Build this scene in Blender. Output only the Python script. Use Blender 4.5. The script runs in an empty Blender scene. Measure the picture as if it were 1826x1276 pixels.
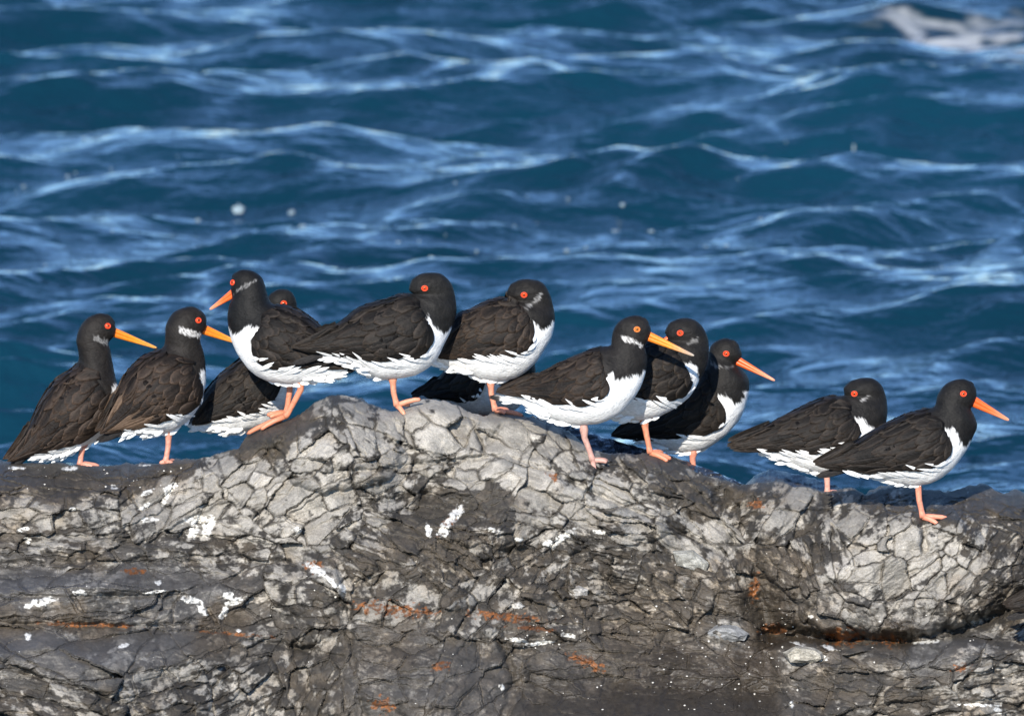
import bpy, math, random
import numpy as np
from mathutils import Vector
from mathutils.bvhtree import BVHTree

R = math.radians
SC = bpy.context.scene
COL = SC.collection

# ------------------------------------------------------------------ camera
W, H = 1826, 1276            # frame used for measuring
PITCH = R(8.0)
DIST = 15.0
FPX = 15000.0                # one measured unit is 1 mm at the birds
CAM = np.array([0.0, -DIST * math.cos(PITCH), DIST * math.sin(PITCH)])
FWD = np.array([0.0, math.cos(PITCH), -math.sin(PITCH)])
UP = np.array([0.0, math.sin(PITCH), math.cos(PITCH)])

cd = bpy.data.cameras.new('camera')
cam = bpy.data.objects.new('camera', cd)
COL.objects.link(cam)
cam.location = CAM
cam.rotation_euler = (R(90) - PITCH, 0, 0)
cd.sensor_width = 36.0
cd.lens = 36.0 * FPX / W
cd.clip_start = 0.5
cd.clip_end = 6000
cd.dof.use_dof = True
cd.dof.focus_distance = 14.95
cd.dof.aperture_fstop = 10.0
SC.camera = cam

# ------------------------------------------------------------------ light
SUN_EL, SUN_AZ = R(27), R(190)          # azimuth clockwise from +Y
sv = Vector((math.sin(SUN_AZ) * math.cos(SUN_EL), math.cos(SUN_AZ) * math.cos(SUN_EL), math.sin(SUN_EL)))
wd = bpy.data.worlds.new('World')
SC.world = wd
wd.use_nodes = True
nt = wd.node_tree
sky = nt.nodes.new('ShaderNodeTexSky')
sky.sky_type = 'NISHITA'
sky.sun_disc = False
sky.sun_elevation = SUN_EL
sky.sun_rotation = SUN_AZ
sky.air_density = 0.8
sky.dust_density = 0.0
sky.ozone_density = 6.0
bg = nt.nodes['Background']
bg.inputs['Strength'].default_value = 0.15
nt.links.new(sky.outputs['Color'], bg.inputs['Color'])
sd = bpy.data.lights.new('sun', 'SUN')
sd.energy = 4.4
sd.angle = R(0.53)
sd.color = (1.0, 0.94, 0.85)
so = bpy.data.objects.new('sun', sd)
COL.objects.link(so)
so.rotation_euler = (-sv).to_track_quat('-Z', 'Y').to_euler()
so.location = (-5, -8, 8)
SC.view_settings.view_transform = 'Standard'
SC.view_settings.look = 'None'
SC.view_settings.exposure = 0.62
SC.view_settings.gamma = 1.0
SC.render.engine = 'CYCLES'
SC.cycles.use_denoising = True
SC.cycles.max_bounces = 6

SEA_Z = -0.9


def unproject(px, py, Y):
    """points at depth Y that the measured position px,py corresponds to"""
    px = np.asarray(px, float); py = np.asarray(py, float); Y = np.asarray(Y, float)
    a = (px - W / 2) / FPX
    b = (H / 2 - py) / FPX
    dy = FWD[1] + b * UP[1]
    dz = FWD[2] + b * UP[2]
    t = (Y - CAM[1]) / dy
    return np.stack([CAM[0] + t * a, Y + 0 * t, CAM[2] + t * dz], -1)


def sea_point(px, py):
    a = (px - W / 2) / FPX
    b = (H / 2 - py) / FPX
    dy = FWD[1] + b * UP[1]
    dz = FWD[2] + b * UP[2]
    t = (SEA_Z - CAM[2]) / dz
    return CAM[0] + t * a, CAM[1] + t * dy


# ------------------------------------------------------------------ numpy noise
RNG = np.random.RandomState(7)
PERM = RNG.permutation(4096)
GRADS = np.stack([np.cos(np.linspace(0, 2 * np.pi, 64, endpoint=False)), np.sin(np.linspace(0, 2 * np.pi, 64, endpoint=False))], -1)


def hash2(ix, iy, seed):
    return PERM[(PERM[(ix + seed * 131) & 4095] + iy + seed * 977) & 4095]


def perlin(x, y, seed=0):
    x = np.asarray(x, float); y = np.asarray(y, float)
    ix = np.floor(x).astype(np.int64); iy = np.floor(y).astype(np.int64)
    fx = x - ix; fy = y - iy
    u = fx * fx * fx * (fx * (fx * 6 - 15) + 10)
    v = fy * fy * fy * (fy * (fy * 6 - 15) + 10)
    r = 0
    for dx in (0, 1):
        for dy in (0, 1):
            g = GRADS[hash2(ix + dx, iy + dy, seed) & 63]
            d = g[..., 0] * (fx - dx) + g[..., 1] * (fy - dy)
            r = r + d * (u if dx else 1 - u) * (v if dy else 1 - v)
    return r * 1.5


def fbm(x, y, seed=0, oct=4, gain=0.5):
    a, s, r = 1.0, 1.0, 0
    for o in range(oct):
        r = r + a * perlin(x * s, y * s, seed + o * 3)
        a *= gain; s *= 2.03
    return r


def rnd(ids, k):
    """a steady random number in 0..1 for each integer id"""
    return (PERM[(PERM[(ids + k * 577) & 4095] + (ids >> 12) * 31 + k) & 4095] + 0.5) / 4096.0


def voronoi(x, y, seed, jitter=1.0):
    ix = np.floor(x).astype(np.int64); iy = np.floor(y).astype(np.int64)
    F1 = np.full(x.shape, 1e9); F2 = np.full(x.shape, 1e9)
    c1x = np.zeros(x.shape); c1y = np.zeros(x.shape); c2x = np.zeros(x.shape); c2y = np.zeros(x.shape)
    idd = np.zeros(x.shape, np.int64)
    for dx in (-1, 0, 1):
        for dy in (-1, 0, 1):
            jx = ix + dx; jy = iy + dy
            h = hash2(jx, jy, seed)
            cx = jx + 0.5 + jitter * (rnd(h, 1) - 0.5)
            cy = jy + 0.5 + jitter * (rnd(h, 2) - 0.5)
            d = (x - cx) ** 2 + (y - cy) ** 2
            n1 = d < F1
            n2 = (~n1) & (d < F2)
            F2 = np.where(n1, F1, np.where(n2, d, F2))
            c2x = np.where(n1, c1x, np.where(n2, cx, c2x)); c2y = np.where(n1, c1y, np.where(n2, cy, c2y))
            F1 = np.where(n1, d, F1)
            c1x = np.where(n1, cx, c1x); c1y = np.where(n1, cy, c1y)
            idd = np.where(n1, (jx + 500) * 1000 + (jy + 500), idd)
    dist = np.sqrt((c2x - c1x) ** 2 + (c2y - c1y) ** 2) + 1e-9
    edge = (F2 - F1) / (2 * dist)
    return idd, edge, x - c1x, y - c1y


def sstep(a, b, x):
    t = np.clip((x - a) / (b - a), 0, 1)
    return t * t * (3 - 2 * t)


def interp(pts, x):
    p = np.array(pts, float)
    return np.interp(x, p[:, 0], p[:, 1])


def polydist(px, py, pts):
    """distance to an open polyline"""
    d = np.full(px.shape, 1e9)
    for (x0, y0), (x1, y1) in zip(pts[:-1], pts[1:]):
        vx, vy = x1 - x0, y1 - y0
        t = np.clip(((px - x0) * vx + (py - y0) * vy) / (vx * vx + vy * vy + 1e-9), 0, 1)
        d = np.minimum(d, np.hypot(px - x0 - t * vx, py - y0 - t * vy))
    return d


def polysigned(px, py, pts):
    """signed distance to a closed polygon, negative inside"""
    d = polydist(px, py, list(pts) + [pts[0]])
    ins = np.zeros(px.shape, bool)
    n = len(pts)
    for i in range(n):
        x0, y0 = pts[i]; x1, y1 = pts[(i + 1) % n]
        if y0 == y1:
            continue
        c = ((y0 > py) != (y1 > py)) & (px < (x1 - x0) * (py - y0) / (y1 - y0) + x0)
        ins ^= c
    return np.where(ins, -d, d)


# ------------------------------------------------------------------ mesh helpers
def link(name, me, mat, parent=None, kind=None):
    o = bpy.data.objects.new(name, me)
    COL.objects.link(o)
    if mat is not None:
        me.materials.append(mat)
    if parent is not None:
        o.parent = parent
    if kind:
        o['kind'] = kind
    return o


def fast_mesh(name, verts, quads, cols=None, extra=None, smooth=True):
    me = bpy.data.meshes.new(name)
    verts = np.ascontiguousarray(verts, np.float32); quads = np.ascontiguousarray(quads, np.int32)
    me.vertices.add(len(verts)); me.vertices.foreach_set('co', verts.ravel())
    k = quads.shape[1]
    me.loops.add(quads.size); me.loops.foreach_set('vertex_index', quads.ravel())
    me.polygons.add(len(quads))
    me.polygons.foreach_set('loop_start', np.arange(0, quads.size, k, dtype=np.int32))
    me.polygons.foreach_set('loop_total', np.full(len(quads), k, np.int32))
    me.update(calc_edges=True)
    me.polygons.foreach_set('use_smooth', np.full(len(quads), smooth, bool))
    if cols is not None:
        at = me.color_attributes.new('col', 'FLOAT_COLOR', 'POINT')
        c = np.ones((len(verts), 4), np.float32); c[:, :cols.shape[1]] = cols
        at.data.foreach_set('color', c.ravel())
    if extra:
        for k2, v in extra.items():
            at = me.attributes.new(k2, 'FLOAT', 'POINT')
            at.data.foreach_set('value', np.ascontiguousarray(v, np.float32))
    return me


def grid_quads(nr, nc, wrap=False):
    i = np.arange(nr - 1)[:, None]
    j = np.arange(nc if wrap else nc - 1)[None, :]
    j2 = (j + 1) % nc
    a = i * nc + j; b = i * nc + j2; c = (i + 1) * nc + j2; d = (i + 1) * nc + j
    return np.stack([a, b, c, d], -1).reshape(-1, 4)


# ------------------------------------------------------------------ materials
def mat(name):
    m = bpy.data.materials.new(name)
    m.use_nodes = True
    n = m.node_tree
    return m, n, n.nodes['Principled BSDF']


def attr_node(n, name):
    a = n.nodes.new('ShaderNodeAttribute'); a.attribute_name = name
    return a


def noise_node(n, scale, detail=4, vec=None, rough=0.6):
    t = n.nodes.new('ShaderNodeTexNoise')
    t.inputs['Scale'].default_value = scale; t.inputs['Detail'].default_value = detail
    t.inputs['Roughness'].default_value = rough
    if vec is not None:
        n.links.new(vec, t.inputs['Vector'])
    return t


def math_node(n, op, a, b):
    m = n.nodes.new('ShaderNodeMath'); m.operation = op
    for k, v in ((0, a), (1, b)):
        if hasattr(v, 'links') or hasattr(v, 'is_linked'):
            n.links.new(v, m.inputs[k])
        else:
            m.inputs[k].default_value = v
    return m.outputs[0]


def rock_material():
    m, n, b = mat('fractured_rock')
    a = attr_node(n, 'col')
    w = attr_node(n, 'wet')
    tc = n.nodes.new('ShaderNodeTexCoord')
    n1 = noise_node(n, 55, 8, tc.outputs['Object'], 0.7)
    n2 = noise_node(n, 420, 4, tc.outputs['Object'], 0.7)
    mp = n.nodes.new('ShaderNodeMapRange')
    mp.inputs['From Min'].default_value = 0.25; mp.inputs['From Max'].default_value = 0.75
    mp.inputs['To Min'].default_value = 0.62; mp.inputs['To Max'].default_value = 1.35
    n.links.new(n1.outputs['Fac'], mp.inputs['Value'])
    mp2 = n.nodes.new('ShaderNodeMapRange')
    mp2.inputs['From Min'].default_value = 0.3; mp2.inputs['From Max'].default_value = 0.7
    mp2.inputs['To Min'].default_value = 0.6; mp2.inputs['To Max'].default_value = 1.38
    n.links.new(n2.outputs['Fac'], mp2.inputs['Value'])
    f = math_node(n, 'MULTIPLY', mp.outputs[0], mp2.outputs[0])
    mx = n.nodes.new('ShaderNodeVectorMath'); mx.operation = 'SCALE'
    n.links.new(a.outputs['Color'], mx.inputs[0]); n.links.new(f, mx.inputs['Scale'])
    n.links.new(mx.outputs['Vector'], b.inputs['Base Color'])
    rr = n.nodes.new('ShaderNodeMapRange')
    rr.inputs['To Min'].default_value = 0.78; rr.inputs['To Max'].default_value = 0.22
    n.links.new(w.outputs['Fac'], rr.inputs['Value'])
    rn = math_node(n, 'MULTIPLY', rr.outputs[0], mp2.outputs[0])
    n.links.new(rn, b.inputs['Roughness'])
    bp = n.nodes.new('ShaderNodeBump')
    bp.inputs['Strength'].default_value = 0.7; bp.inputs['Distance'].default_value = 0.0018
    s = math_node(n, 'ADD', n1.outputs['Fac'], math_node(n, 'MULTIPLY', n2.outputs['Fac'], 0.45))
    n.links.new(s, bp.inputs['Height'])
    n.links.new(bp.outputs['Normal'], b.inputs['Normal'])
    return m


def plumage_material():
    m, n, b = mat('plumage')
    a = attr_node(n, 'col')
    tc = n.nodes.new('ShaderNodeTexCoord')
    mpn = n.nodes.new('ShaderNodeMapping'); mpn.inputs['Scale'].default_value = (0.45, 1.0, 1.0)
    mpn.inputs['Rotation'].default_value = (0, R(-25), 0)
    n.links.new(tc.outputs['Object'], mpn.inputs['Vector'])
    n1 = noise_node(n, 330, 3, mpn.outputs['Vector'])
    n2 = noise_node(n, 60, 3, tc.outputs['Object'])
    mp = n.nodes.new('ShaderNodeMapRange')
    mp.inputs['From Min'].default_value = 0.3; mp.inputs['From Max'].default_value = 0.7
    mp.inputs['To Min'].default_value = 0.8; mp.inputs['To Max'].default_value = 1.2
    n.links.new(n1.outputs['Fac'], mp.inputs['Value'])
    mx = n.nodes.new('ShaderNodeVectorMath'); mx.operation = 'SCALE'
    n.links.new(a.outputs['Color'], mx.inputs[0]); n.links.new(mp.outputs[0], mx.inputs['Scale'])
    n.links.new(mx.outputs['Vector'], b.inputs['Base Color'])
    b.inputs['Roughness'].default_value = 0.62
    b.inputs['Specular IOR Level'].default_value = 0.18
    bp = n.nodes.new('ShaderNodeBump')
    bp.inputs['Strength'].default_value = 0.75; bp.inputs['Distance'].default_value = 0.0016
    s = math_node(n, 'ADD', n1.outputs['Fac'], math_node(n, 'MULTIPLY', n2.outputs['Fac'], 2.0))
    n.links.new(s, bp.inputs['Height'])
    n.links.new(bp.outputs['Normal'], b.inputs['Normal'])
    return m


def vcol_material(name, rough, bump_scale=300, bump=0.3, spec=0.5, sss=0.0):
    m, n, b = mat(name)
    a = attr_node(n, 'col')
    tc = n.nodes.new('ShaderNodeTexCoord')
    n1 = noise_node(n, bump_scale, 3, tc.outputs['Object'])
    mp = n.nodes.new('ShaderNodeMapRange')
    mp.inputs['From Min'].default_value = 0.3; mp.inputs['From Max'].default_value = 0.7
    mp.inputs['To Min'].default_value = 0.85; mp.inputs['To Max'].default_value = 1.15
    n.links.new(n1.outputs['Fac'], mp.inputs['Value'])
    mx = n.nodes.new('ShaderNodeVectorMath'); mx.operation = 'SCALE'
    n.links.new(a.outputs['Color'], mx.inputs[0]); n.links.new(mp.outputs[0], mx.inputs['Scale'])
    n.links.new(mx.outputs['Vector'], b.inputs['Base Color'])
    b.inputs['Roughness'].default_value = rough
    b.inputs['Specular IOR Level'].default_value = spec
    bp = n.nodes.new('ShaderNodeBump')
    bp.inputs['Strength'].default_value = bump; bp.inputs['Distance'].default_value = 0.001
    n.links.new(n1.outputs['Fac'], bp.inputs['Height'])
    n.links.new(bp.outputs['Normal'], b.inputs['Normal'])
    return m


def water_material():
    m, n, b = mat('sea_water')
    tc = n.nodes.new('ShaderNodeTexCoord')
    a = attr_node(n, 'col')
    fo = attr_node(n, 'foam')
    mx = n.nodes.new('ShaderNodeMix'); mx.data_type = 'RGBA'
    n.links.new(fo.outputs['Fac'], mx.inputs['Factor'])
    n.links.new(a.outputs['Color'], mx.inputs['A']); mx.inputs['B'].default_value = (0.62, 0.63, 0.62, 1)
    n.links.new(mx.outputs['Result'], b.inputs['Base Color'])
    b.inputs['IOR'].default_value = 1.333
    mr = n.nodes.new('ShaderNodeMapRange')
    mr.inputs['To Min'].default_value = 0.07; mr.inputs['To Max'].default_value = 0.6
    n.links.new(fo.outputs['Fac'], mr.inputs['Value'])
    n.links.new(mr.outputs[0], b.inputs['Roughness'])
    mpn = n.nodes.new('ShaderNodeMapping'); mpn.inputs['Scale'].default_value = (0.62, 1.0, 1.0); mpn.inputs['Rotation'].default_value = (0, 0, R(9))
    n.links.new(tc.outputs['Object'], mpn.inputs['Vector'])
    n1 = noise_node(n, 8, 3, mpn.outputs['Vector'], 0.5)
    bp = n.nodes.new('ShaderNodeBump')
    bp.inputs['Strength'].default_value = 0.85; bp.inputs['Distance'].default_value = 0.05
    n2 = noise_node(n, 24, 3, mpn.outputs['Vector'], 0.5)
    hsum = math_node(n, 'ADD', n1.outputs['Fac'], math_node(n, 'MULTIPLY', n2.outputs['Fac'], 0.22))
    n.links.new(hsum, bp.inputs['Height'])
    n.links.new(bp.outputs['Normal'], b.inputs['Normal'])
    return m


def plain_material(name, color, rough, noise=60, amount=0.2):
    m, n, b = mat(name)
    tc = n.nodes.new('ShaderNodeTexCoord')
    n1 = noise_node(n, noise, 3, tc.outputs['Object'])
    cr = n.nodes.new('ShaderNodeValToRGB')
    cr.color_ramp.elements[0].position = 0.3; cr.color_ramp.elements[1].position = 0.7
    cr.color_ramp.elements[0].color = tuple(c * (1 - amount) for c in color) + (1,)
    cr.color_ramp.elements[1].color = tuple(min(1, c * (1 + amount)) for c in color) + (1,)
    n.links.new(n1.outputs['Fac'], cr.inputs['Fac'])
    n.links.new(cr.outputs['Color'], b.inputs['Base Color'])
    b.inputs['Roughness'].default_value = rough
    return m


M_ROCK = rock_material()
M_PLUME = plumage_material()
M_WATER = water_material()
M_BILL = vcol_material('bill_horn', 0.38, 200, 0.15)
M_SKIN = vcol_material('leg_skin', 0.5, 450, 0.5)
M_EYE = vcol_material('eye', 0.12, 100, 0.0)
M_FOAM = plain_material('foam', (0.22, 0.29, 0.32), 0.6)
M_SHELL = plain_material('barnacle_shell', (0.55, 0.52, 0.46), 0.6, 200, 0.2)

# ------------------------------------------------------------------ sea
def build_sea():
    def axis(dense0, dense1, step, lo, hi, g):
        mid = list(np.arange(dense0, dense1 + step, step))
        a, s = [], step
        v = dense0
        while v > lo:
            s *= g; v -= s; a.append(v)
        b, s = [], step
        v = mid[-1]
        while v < hi:
            s *= g; v += s; b.append(v)
        return np.array(a[::-1] + mid + b)
    xs = axis(-2.6, 2.6, 0.0165, -3000, 3000, 1.16)
    ys = axis(2.6, 19.0, 0.026, -300, 5000, 1.16)
    X, Y = np.meshgrid(xs, ys)
    rs = np.random.RandomState(21)
    h = np.zeros_like(X); dx = np.zeros_like(X); dy = np.zeros_like(X)
    near = np.exp(-(np.maximum(0, np.abs(X) - 3.2) / 3) ** 2 - (np.maximum(0, Y - 19.5) / 8) ** 2 - (np.maximum(0, 2 - Y) / 4) ** 2)
    lam = np.concatenate([np.geomspace(0.11, 0.2, 14), np.geomspace(0.21, 0.5, 24), np.geomspace(0.5, 1.6, 18), np.geomspace(1.7, 4.0, 6)])
    # slow patches where the small ripples are stronger or weaker
    gust = 0.55 + 0.75 * np.clip(0.5 + 0.9 * fbm(X * 0.55, Y * 0.28, 5, 3), 0, 1.2)
    for i, l in enumerate(lam):
        k = 2 * math.pi / l
        th = R(-90) + rs.normal(0, 0.50 if l < 0.6 else (0.38 if l < 1.6 else 0.25)) + 0.12
        kx, ky = k * math.cos(th), k * math.sin(th)
        st = 0.030 if l < 0.2 else (0.056 if l < 0.5 else (0.064 if l < 1.6 else 0.050))
        A = st / k
        ph = rs.rand() * 2 * math.pi
        arg = kx * X + ky * Y + ph + (0.9 * perlin(X / (l * 3) + i, Y / (l * 3), 40 + i) if l < 1.6 else 0.5 * perlin(X / 5, Y / 5, 60 + i))
        g = gust if l < 0.5 else 1.0
        h += A * g * np.cos(arg)
        q = 0.75
        dx -= q * A * g * math.cos(th) * np.sin(arg)
        dy -= q * A * g * math.sin(th) * np.sin(arg)
    # larger wave backs and faces at the places the photograph has them
    for (px, py, length, hh, wid, tilt) in ((330, 235, 1.05, 0.115, 0.42, -0.05), (900, 345, 1.15, 0.085, 0.42, -0.28), (1480, 330, 1.0, 0.10, 0.45, -0.12), (1690, 190, 0.8, 0.10, 0.4, 0.35),
                                           (1750, 580, 0.7, 0.11, 0.32, 0.35), (760, 85, 0.5, 0.085, 0.3, 0.0), (200, 640, 0.9, 0.05, 0.35, 0.1), (1200, 130, 1.2, 0.07, 0.4, -0.05), (450, 60, 0.8, 0.06, 0.35, 0.1)):
        x0, y0 = sea_point(px, py + 55)
        u = (X - x0); v = (Y - y0) - tilt * u + 0.10 * perlin(X * 1.3, Y * 1.3, 77)
        prof = np.where(v > 0, np.exp(-(v / (wid * 1.7)) ** 2), np.exp(-(v / (wid * 0.75)) ** 2))
        h += hh * prof * np.exp(-(u / length) ** 2)
    h *= near; dx *= near; dy *= near
    V = np.stack([X + dx, Y + dy, SEA_Z + h], -1).reshape(-1, 3)
    base = np.array([0.0027, 0.026, 0.045])
    var = 1 + 0.25 * fbm(X * 0.5, Y * 0.4, 9, 3)
    c = base[None, None, :] * var[..., None]
    fx, fy = sea_point(1540, 48); gx, gy = sea_point(1900, 88)
    tt = np.clip((X - fx) / (gx - fx), -1, 1.5)
    line = fy + (gy - fy) * tt + 0.35 * perlin(X * 0.9, Y * 0.5, 33)
    fo = np.exp(-((Y - line) / (0.35 + 0.5 * np.clip(tt, 0, 1))) ** 2) * sstep(-0.15, 0.35, tt)
    fo = 0.6 * fo * sstep(0.55, 0.95, fo * 0.45 + 0.75 - 1.5 * np.abs(fbm(X * 2.4, Y * 4.5, 35, 4)))
    me = fast_mesh('sea', V, grid_quads(len(ys), len(xs)), c.reshape(-1, 3), {'foam': fo.ravel()})
    o = link('sea', me, M_WATER, None, 'structure')
    return xs, ys, SEA_Z + h


SEA_XS, SEA_YS, SEA_H = build_sea()


def sea_height(x, y):
    i = np.clip(np.searchsorted(SEA_XS, x), 0, len(SEA_XS) - 1)
    j = np.clip(np.searchsorted(SEA_YS, y), 0, len(SEA_YS) - 1)
    return SEA_H[j, i]


def build_foam():
    rs = np.random.RandomState(4)
    spots = []
    for px, py, r in ((425, 335, 11), (425, 382, 12), (520, 352, 9), (540, 366, 8), (580, 358, 8), (628, 356, 8), (353, 407, 7), (1098, 415, 13), (1160, 411, 8), (1110, 397, 6), (1258, 440, 6), (1295, 436, 6),
                      (1357, 350, 6), (42, 312, 6), (604, 326, 8), (1060, 362, 6), (1165, 300, 6), (845, 395, 5), (710, 432, 6), (1470, 470, 4), (1251, 102, 4), (120, 287, 5), (150, 265, 4), (1010, 445, 5), (1065, 475, 5), (770, 440, 6), (1325, 50, 9)):
        spots.append((px, py, r))
    for k in range(60):
        spots.append((1826 * rs.rand(), 250 + 230 * rs.rand(), 1 + 2 * rs.rand()))
    V, Q, off = [], [], 0
    for px, py, r in spots:
        x, y = sea_point(px, py)
        for _ in range(3):      # slide along the view until the surface is met
            dz = sea_height(x, y) - SEA_Z
            t = dz / (CAM[2] - SEA_Z)
            x0, y0 = sea_point(px, py)
            x, y = x0 + (CAM[0] - x0) * t, y0 + (CAM[1] - y0) * t
        z = sea_height(x, y)
        rr = r / FPX * 22 * 0.75
        n = 12
        th = np.linspace(0, 2 * np.pi, n, endpoint=False)
        j1 = rr * (0.75 + 0.5 * rs.rand(n))
        ring0 = np.stack([x + 1.2 * j1 * np.cos(th), y + 1.6 * j1 * np.sin(th), np.zeros(n)], -1)
        ring1 = np.stack([x + 0.8 * j1 * np.cos(th), y + 1.1 * j1 * np.sin(th), np.zeros(n)], -1)
        for rg, dz in ((ring0, -0.004), (ring1, min(0.12 * rr, 0.004))):
            for q in rg:
                q[2] = sea_height(q[0], q[1]) + dz
        top = np.array([[x, y, z + min(0.15 * rr, 0.005)]])
        V += [ring0, ring1, top]
        for k in range(n):
            k2 = (k + 1) % n
            Q.append((off + k, off + k2, off + n + k2, off + n + k))
            Q.append((off + n + k, off + n + k2, off + 2 * n, off + 2 * n))
        off += 2 * n + 1
    me = bpy.data.meshes.new('sea_foam')
    me.from_pydata([tuple(v) for v in np.concatenate(V)], [], [q if q[2] != q[3] else q[:3] for q in Q])
    me.polygons.foreach_set('use_smooth', [True] * len(me.polygons))
    o = link('sea_foam', me, M_FOAM, None, 'stuff')
    o['label'] = 'white flecks and streaks of foam floating on the blue sea'
    o['category'] = 'foam'


build_foam()

# ------------------------------------------------------------------ rock
SIL = [(-760, 1330), (-560, 1000), (-420, 880), (-200, 840), (0, 828), (60, 826), (120, 829), (200, 831), (290, 827), (340, 821), (400, 809), (425, 800), (440, 778), (470, 762), (505, 752), (535, 742), (560, 722), (585, 708), (602, 703), (630, 708), (660, 722),
       (690, 735), (715, 733), (740, 716), (762, 711), (795, 715), (830, 733), (860, 742), (885, 736), (920, 738), (955, 748), (985, 760), (1015, 773), (1045, 795), (1085, 810), (1130, 810), (1165, 806), (1200, 824), (1260, 848), (1320, 866), (1350, 862),
       (1400, 862), (1440, 872), (1480, 878), (1520, 872), (1545, 885), (1575, 872), (1620, 866), (1650, 874), (1690, 878), (1730, 868), (1755, 866), (1785, 882), (1826, 886), (1900, 880), (2050, 890), (2250, 960), (2500, 1330)]
YC = [(-760, 0.1), (0, 0.16), (300, 0.14), (420, 0.12), (500, 0.13), (600, 0.12), (713, 0.09), (800, 0.14), (880, 0.19), (1000, 0.17), (1065, 0.14), (1165, 0.20), (1260, 0.22), (1400, 0.18), (1560, 0.22), (1680, 0.26), (1826, 0.24), (2500, 0.2)]

# px, py, lightness, brown, wet
ZONES = np.array([
    (0, 850, .04, 1, .25), (150, 855, .04, 1, .25), (280, 842, .06, .9, .15), (60, 838, .04, 1, .2), (60, 868, .05, 1, .2), (150, 872, .06, .9, .2), (0, 870, .05, 1, .2), (100, 860, .04, 1, .2), (220, 850, .05, .95, .2),
    (40, 900, .6, .35, 0), (180, 890, .5, .3, 0), (300, 880, .75, .1, 0), (450, 850, .8, 0, 0), (400, 830, .7, 0, 0), (560, 900, .8, .05, 0), (650, 930, .65, .1, 0),
    (150, 930, .5, .1, .15), (350, 940, .65, .1, 0), (100, 965, .4, .3, 0), (400, 990, .5, .4, 0), (150, 1000, .45, .55, 0), (250, 975, .4, .15, .1), (500, 960, .65, .15, 0),
    (100, 1040, .28, .05, .8), (250, 1035, .22, .0, .9), (350, 1060, .28, .05, .6), (520, 1060, .5, .2, 0), (200, 1080, .4, .1, .25), (20, 1050, .3, .05, .6), (580, 1040, .5, .2, 0),
    (150, 1108, .15, 1, .3), (400, 1115, .2, .9, .3), (20, 1105, .2, .8, .2),
    (100, 1150, .32, .1, .5), (250, 1150, .27, .1, .6), (480, 1120, .27, .2, .2), (560, 1150, .28, .4, 0), (20, 1170, .35, .1, .4), (150, 1190, .3, .1, .5),
    (80, 1240, .36, .3, 0), (300, 1220, .34, .3, 0), (430, 1230, .6, .25, 0), (560, 1230, .3, .4, 0), (200, 1270, .4, .3, 0), (20, 1270, .45, .4, 0),
    (470, 785, .04, 1, .1), (440, 800, .05, 1, .1), (505, 770, .06, .9, .1),
    (540, 800, .8, .05, 0), (620, 740, .45, .05, 0), (640, 800, .7, .05, 0), (700, 770, .7, .03, 0), (760, 760, .9, 0, 0), (900, 780, .9, 0, 0), (1000, 800, .6, 0, 0), (1040, 850, .7, .05, 0),
    (700, 830, .55, .35, 0), (850, 850, .85, .05, 0), (950, 860, .9, .0, 0), (1100, 880, .9, 0, 0), (1180, 830, .12, .4, .25), (1250, 880, .15, .5, .1), (1150, 920, .7, .05, 0), (1280, 960, .7, .1, 0), (1110, 830, .4, .3, 0), (1200, 870, .2, .45, .1),
    (760, 915, .04, .6, .1), (880, 895, .1, .4, .1), (820, 905, .06, .5, .1), (800, 960, .2, .6, 0), (700, 900, .5, .1, 0), (720, 950, .15, .6, .1),
    (650, 1000, .3, .5, 0), (800, 1020, .3, .6, 0), (950, 1000, .35, .5, 0), (1100, 1000, .45, .4, 0), (1200, 1050, .38, .6, 0), (1000, 940, .55, .2, 0), (900, 950, .4, .4, 0), (1060, 960, .35, .3, 0),
    (720, 1060, .5, .3, 0), (850, 1060, .44, .2, 0), (980, 1080, .3, .65, 0), (1130, 1090, .3, .7, 0), (1220, 1110, .3, .7, .1),
    (700, 1150, .2, .6, .3), (800, 1200, .2, .4, .4), (650, 1230, .22, .4, .4), (950, 1110, .35, .5, .1), (1000, 1150, .22, .5, .2), (1150, 1150, .18, .8, .3), (1000, 1230, .1, .6, .45), (1200, 1180, .12, .8, .5), (1250, 1250, .03, .8, .55), (850, 1260, .2, .5, .5), (1130, 1260, .05, .8, .5), (1340, 1240, .05, .8, .55), (1340, 1180, .12, .8, .6),
    (1350, 900, .35, .5, 0), (1400, 920, .75, .05, 0), (1380, 1000, .25, .9, .1), (1350, 1080, .1, .9, .4), (1440, 960, .3, .3, 0), (1300, 890, .25, .5, 0), (1310, 1030, .45, .5, 0), (1300, 1130, .45, .2, .1), (1440, 890, .5, .3, 0),
    (1520, 930, .65, .05, 0), (1620, 960, .8, 0, 0), (1560, 1020, .85, 0, 0), (1680, 1000, .8, 0, 0), (1750, 960, .5, .2, 0), (1600, 1090, .5, .15, .1), (1500, 1090, .45, .3, .1), (1720, 1080, .5, .3, 0), (1800, 905, .1, .4, 0), (1650, 890, .18, .5, 0), (1560, 890, .25, .45, 0), (1720, 890, .15, .5, 0), (1800, 980, .3, .4, 0), (1790, 1080, .3, .5, 0),
    (1450, 1140, .04, .9, .8), (1600, 1140, .08, .9, .6), (1380, 1135, .04, .9, .7),
    (1430, 1165, .6, .3, 0), (1550, 1180, .3, .4, .1), (1650, 1170, .25, .05, .6), (1750, 1170, .4, .3, .2), (1500, 1220, .3, .5, .1), (1650, 1230, .42, .45, 0), (1780, 1220, .65, .35, 0), (1420, 1230, .25, .5, .2), (1800, 1270, .5, .4, 0)], float)

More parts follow.
